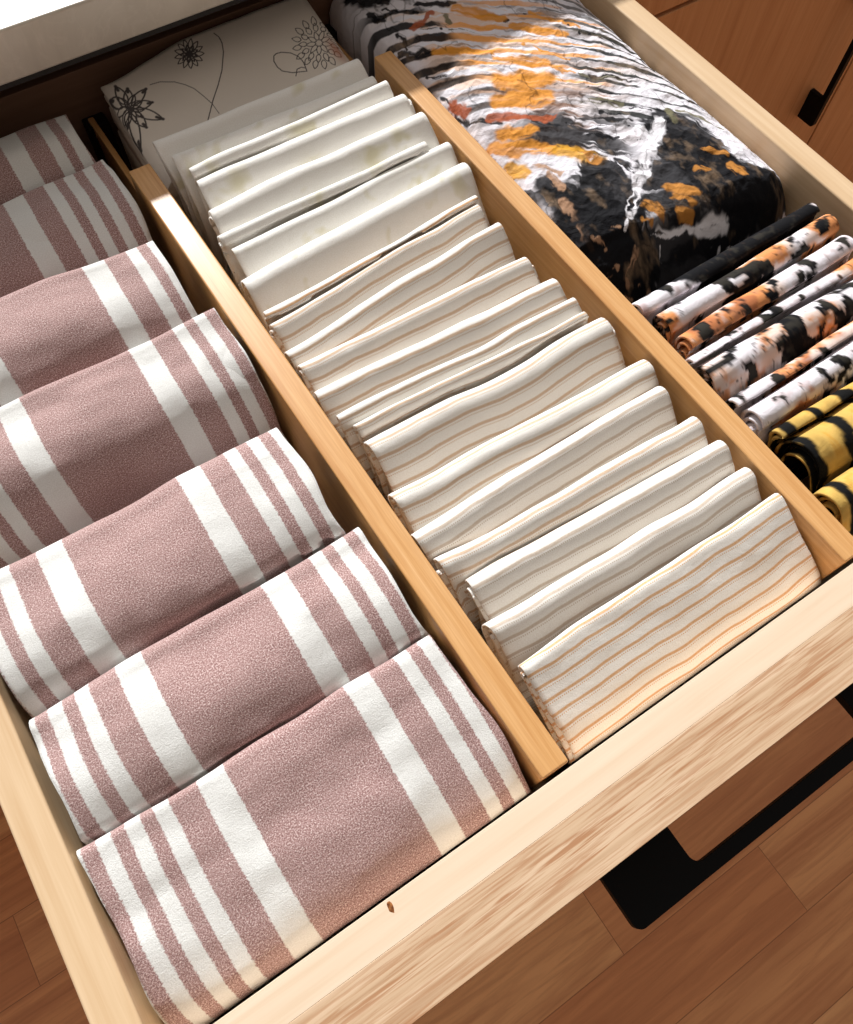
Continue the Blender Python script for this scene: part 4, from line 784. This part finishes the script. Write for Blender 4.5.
for i, (xl, yl, xr, yr, z, th, kind, lab) in reversed(list(enumerate(rolls))):
    r = th*.5
    o = pad('tie_dye_napkin', xl, xr, yl-r*.5, yr-r*.5, z-r*.9+.006, z-r*.9+.006, .04, M['tieroll'], phi0=62, phi1=88, L=.08, sheet=.0045,
            thick=th, eps=.009, xlim=(.758, 1.209), ymax=.529, layers=3, seed=300+i, nx=170, wob=.004, wobz=.004, surf=.0025, rough_end=.006, ncap=14,
            col=roll_col(kind, 400+i*7), zend=DZ+.002, endopen=1)
    tag(o, lab, 'napkin', 'tie-dye napkins in the right compartment')

# ----------------------------------------------------------- kitchen around
ct = box('stone_worktop', (-3.2, 5.2, 1.39, 3.2, .0905, .174), M['marble'], None, .006)
tag(ct, 'pale stone worktop above the drawers', 'worktop')

YF = 1.43
def cabinet(x0, x1, label, fronts, gap_strip=True):
    r_ = root('base_cabinet', ((x0+x1)/2, 2.2, -H0)); tag(r_, label, 'cabinet', 'oak base cabinets under the worktop')
    t = .05
    box('side_board', (x0, x0+t, YF+.062, 3.1, -2.15, .07), M['veneer'], r_, 0)
    box('side_board', (x1-t, x1, YF+.062, 3.1, -2.15, .07), M['veneer'], r_, 0)
    box('back_board', (x0+t, x1-t, 3.05, 3.1, -2.15, .07), M['veneer'], r_, 0)
    box('bottom_board', (x0+t, x1-t, YF+.062, 3.05, -2.15, -2.10), M['veneer'], r_, 0)
    box('top_rail', (x0, x1, 1.41, 3.1, .0715, .0900), M['dark'], r_, 0)
    box('plinth', (x0, x1, YF+.2, YF+.25, -H0+.001, -2.151), M['dark'], r_, 0)
    for (kind, a, b, c, d, hd) in fronts:
        f = box('door' if kind == 'door' else 'drawer_front', (a, b, YF, YF+.058, c, d), M['veneer'], r_, .003)
        if hd:
            h = plate_handle('handle', r_, hd[0], hd[1], hd[2], YF, .076, hd[3], .02)
            h.parent = f
            # keep the world placement: the front's mesh shares the cabinet's origin
    return r_
cabinet(-.42, 1.325, 'oak drawer cabinet that the pulled-out drawer slides out of',
        [('drawer', -.415, 1.318, -1.22, -.372, ('x', .208, .752, -.5)), ('drawer', -.415, 1.318, -2.14, -1.232, ('x', .208, .752, -1.4))])
cabinet(1.327, 2.885, 'oak cabinet to the right with a vertical black handle on its door',
        [('drawer', 1.332, 2.880, -.360, .066, None), ('door', 1.332, 2.880, -2.14, -.372, ('z', -1.08, -.54, 2.705))])
cabinet(2.887, 4.4, 'plain oak cabinet at the far right, past the door handle',
        [('drawer', 2.892, 4.395, -.360, .066, None), ('door', 2.892, 4.395, -2.14, -.372, None)])
cabinet(-2.2, -.422, 'oak cabinet left of the drawer, under the worktop',
        [('drawer', -2.195, -.427, -.360, .066, None), ('door', -2.195, -.427, -2.14, -.372, None)])

fl = mesh_obj('floor', [(-8, -7, 0-H0), (9, -7, -H0), (9, 6, -H0), (-8, 6, -H0)], [(0, 1, 2, 3)], M['floor'], None, (0, 0, -H0), smooth=False)
tag(fl, 'warm brown wooden plank floor', 'floor', kind='structure')

for o in bpy.data.objects:
    for k in ('_ox', '_oy', '_oz'):
        if k in o: del o[k]

# ------------------------------------------------------------------- camera
cam_d = bpy.data.cameras.new('camera'); cam = bpy.data.objects.new('camera', cam_d); C.objects.link(cam)
R3 = Matrix(((0.8359671400520187, 0.48978237782736594, -0.24753214563571296),
             (-0.5484402680104479, 0.7614917892663831, -0.3454613253383228),
             (0.01929282710948895, 0.42455091243530935, 0.9051984918085478)))
cam.matrix_world = Matrix.Translation(Vector(P(0, 0, 1))) @ R3.to_4x4()
cam_d.sensor_fit = 'VERTICAL'; cam_d.sensor_height = 24
cam_d.lens = 789.594/1024*24; cam_d.clip_start = .01; cam_d.clip_end = 50
bpy.context.scene.camera = cam

# -------------------------------------------------------------------- light
sd = bpy.data.lights.new('sun', 'SUN'); sun = bpy.data.objects.new('sun', sd); C.objects.link(sun)
el, az = math.radians(SUN_EL), math.radians(SUN_AZ)
d = Vector((math.sin(az)*math.cos(el), math.cos(az)*math.cos(el), math.sin(el)))   # towards the sun
sun.rotation_euler = d.to_track_quat('Z', 'Y').to_euler()
sun.location = (0, 3, 3)
sd.energy = SUN_E; sd.angle = math.radians(2.0); sd.color = (1, .985, .965)
w = bpy.data.worlds.new('world'); bpy.context.scene.world = w; w.use_nodes = True
bg = w.node_tree.nodes['Background']
tc = w.node_tree.nodes.new('ShaderNodeTexCoord'); sp = w.node_tree.nodes.new('ShaderNodeSeparateXYZ')
rp = w.node_tree.nodes.new('ShaderNodeValToRGB')
w.node_tree.links.new(tc.outputs['Generated'], sp.inputs[0])
mr = w.node_tree.nodes.new('ShaderNodeMapRange'); mr.inputs[1].default_value = -1; mr.inputs[2].default_value = 1
w.node_tree.links.new(sp.outputs['Y'], mr.inputs[0]); w.node_tree.links.new(mr.outputs[0], rp.inputs[0])
# window side (+y) is bright daylight, the room behind the camera is dim and warm
e = rp.color_ramp.elements
e[0].position = 0; e[0].color = (.24, .165, .115, 1)
e[1].position = 1; e[1].color = (1.1, 1.1, 1.15, 1)
m_ = e.new(.5); m_.color = (.64, .58, .52, 1)
w.node_tree.links.new(rp.outputs[0], bg.inputs[0]); bg.inputs[1].default_value = WORLD_E

vs_ = bpy.context.scene.view_settings
bpy.context.scene.display_settings.display_device = 'sRGB'
vs_.view_transform = 'Standard'; vs_.look = 'None'; vs_.gamma = 1; vs_.use_curve_mapping = False
vs_.exposure = EXPO
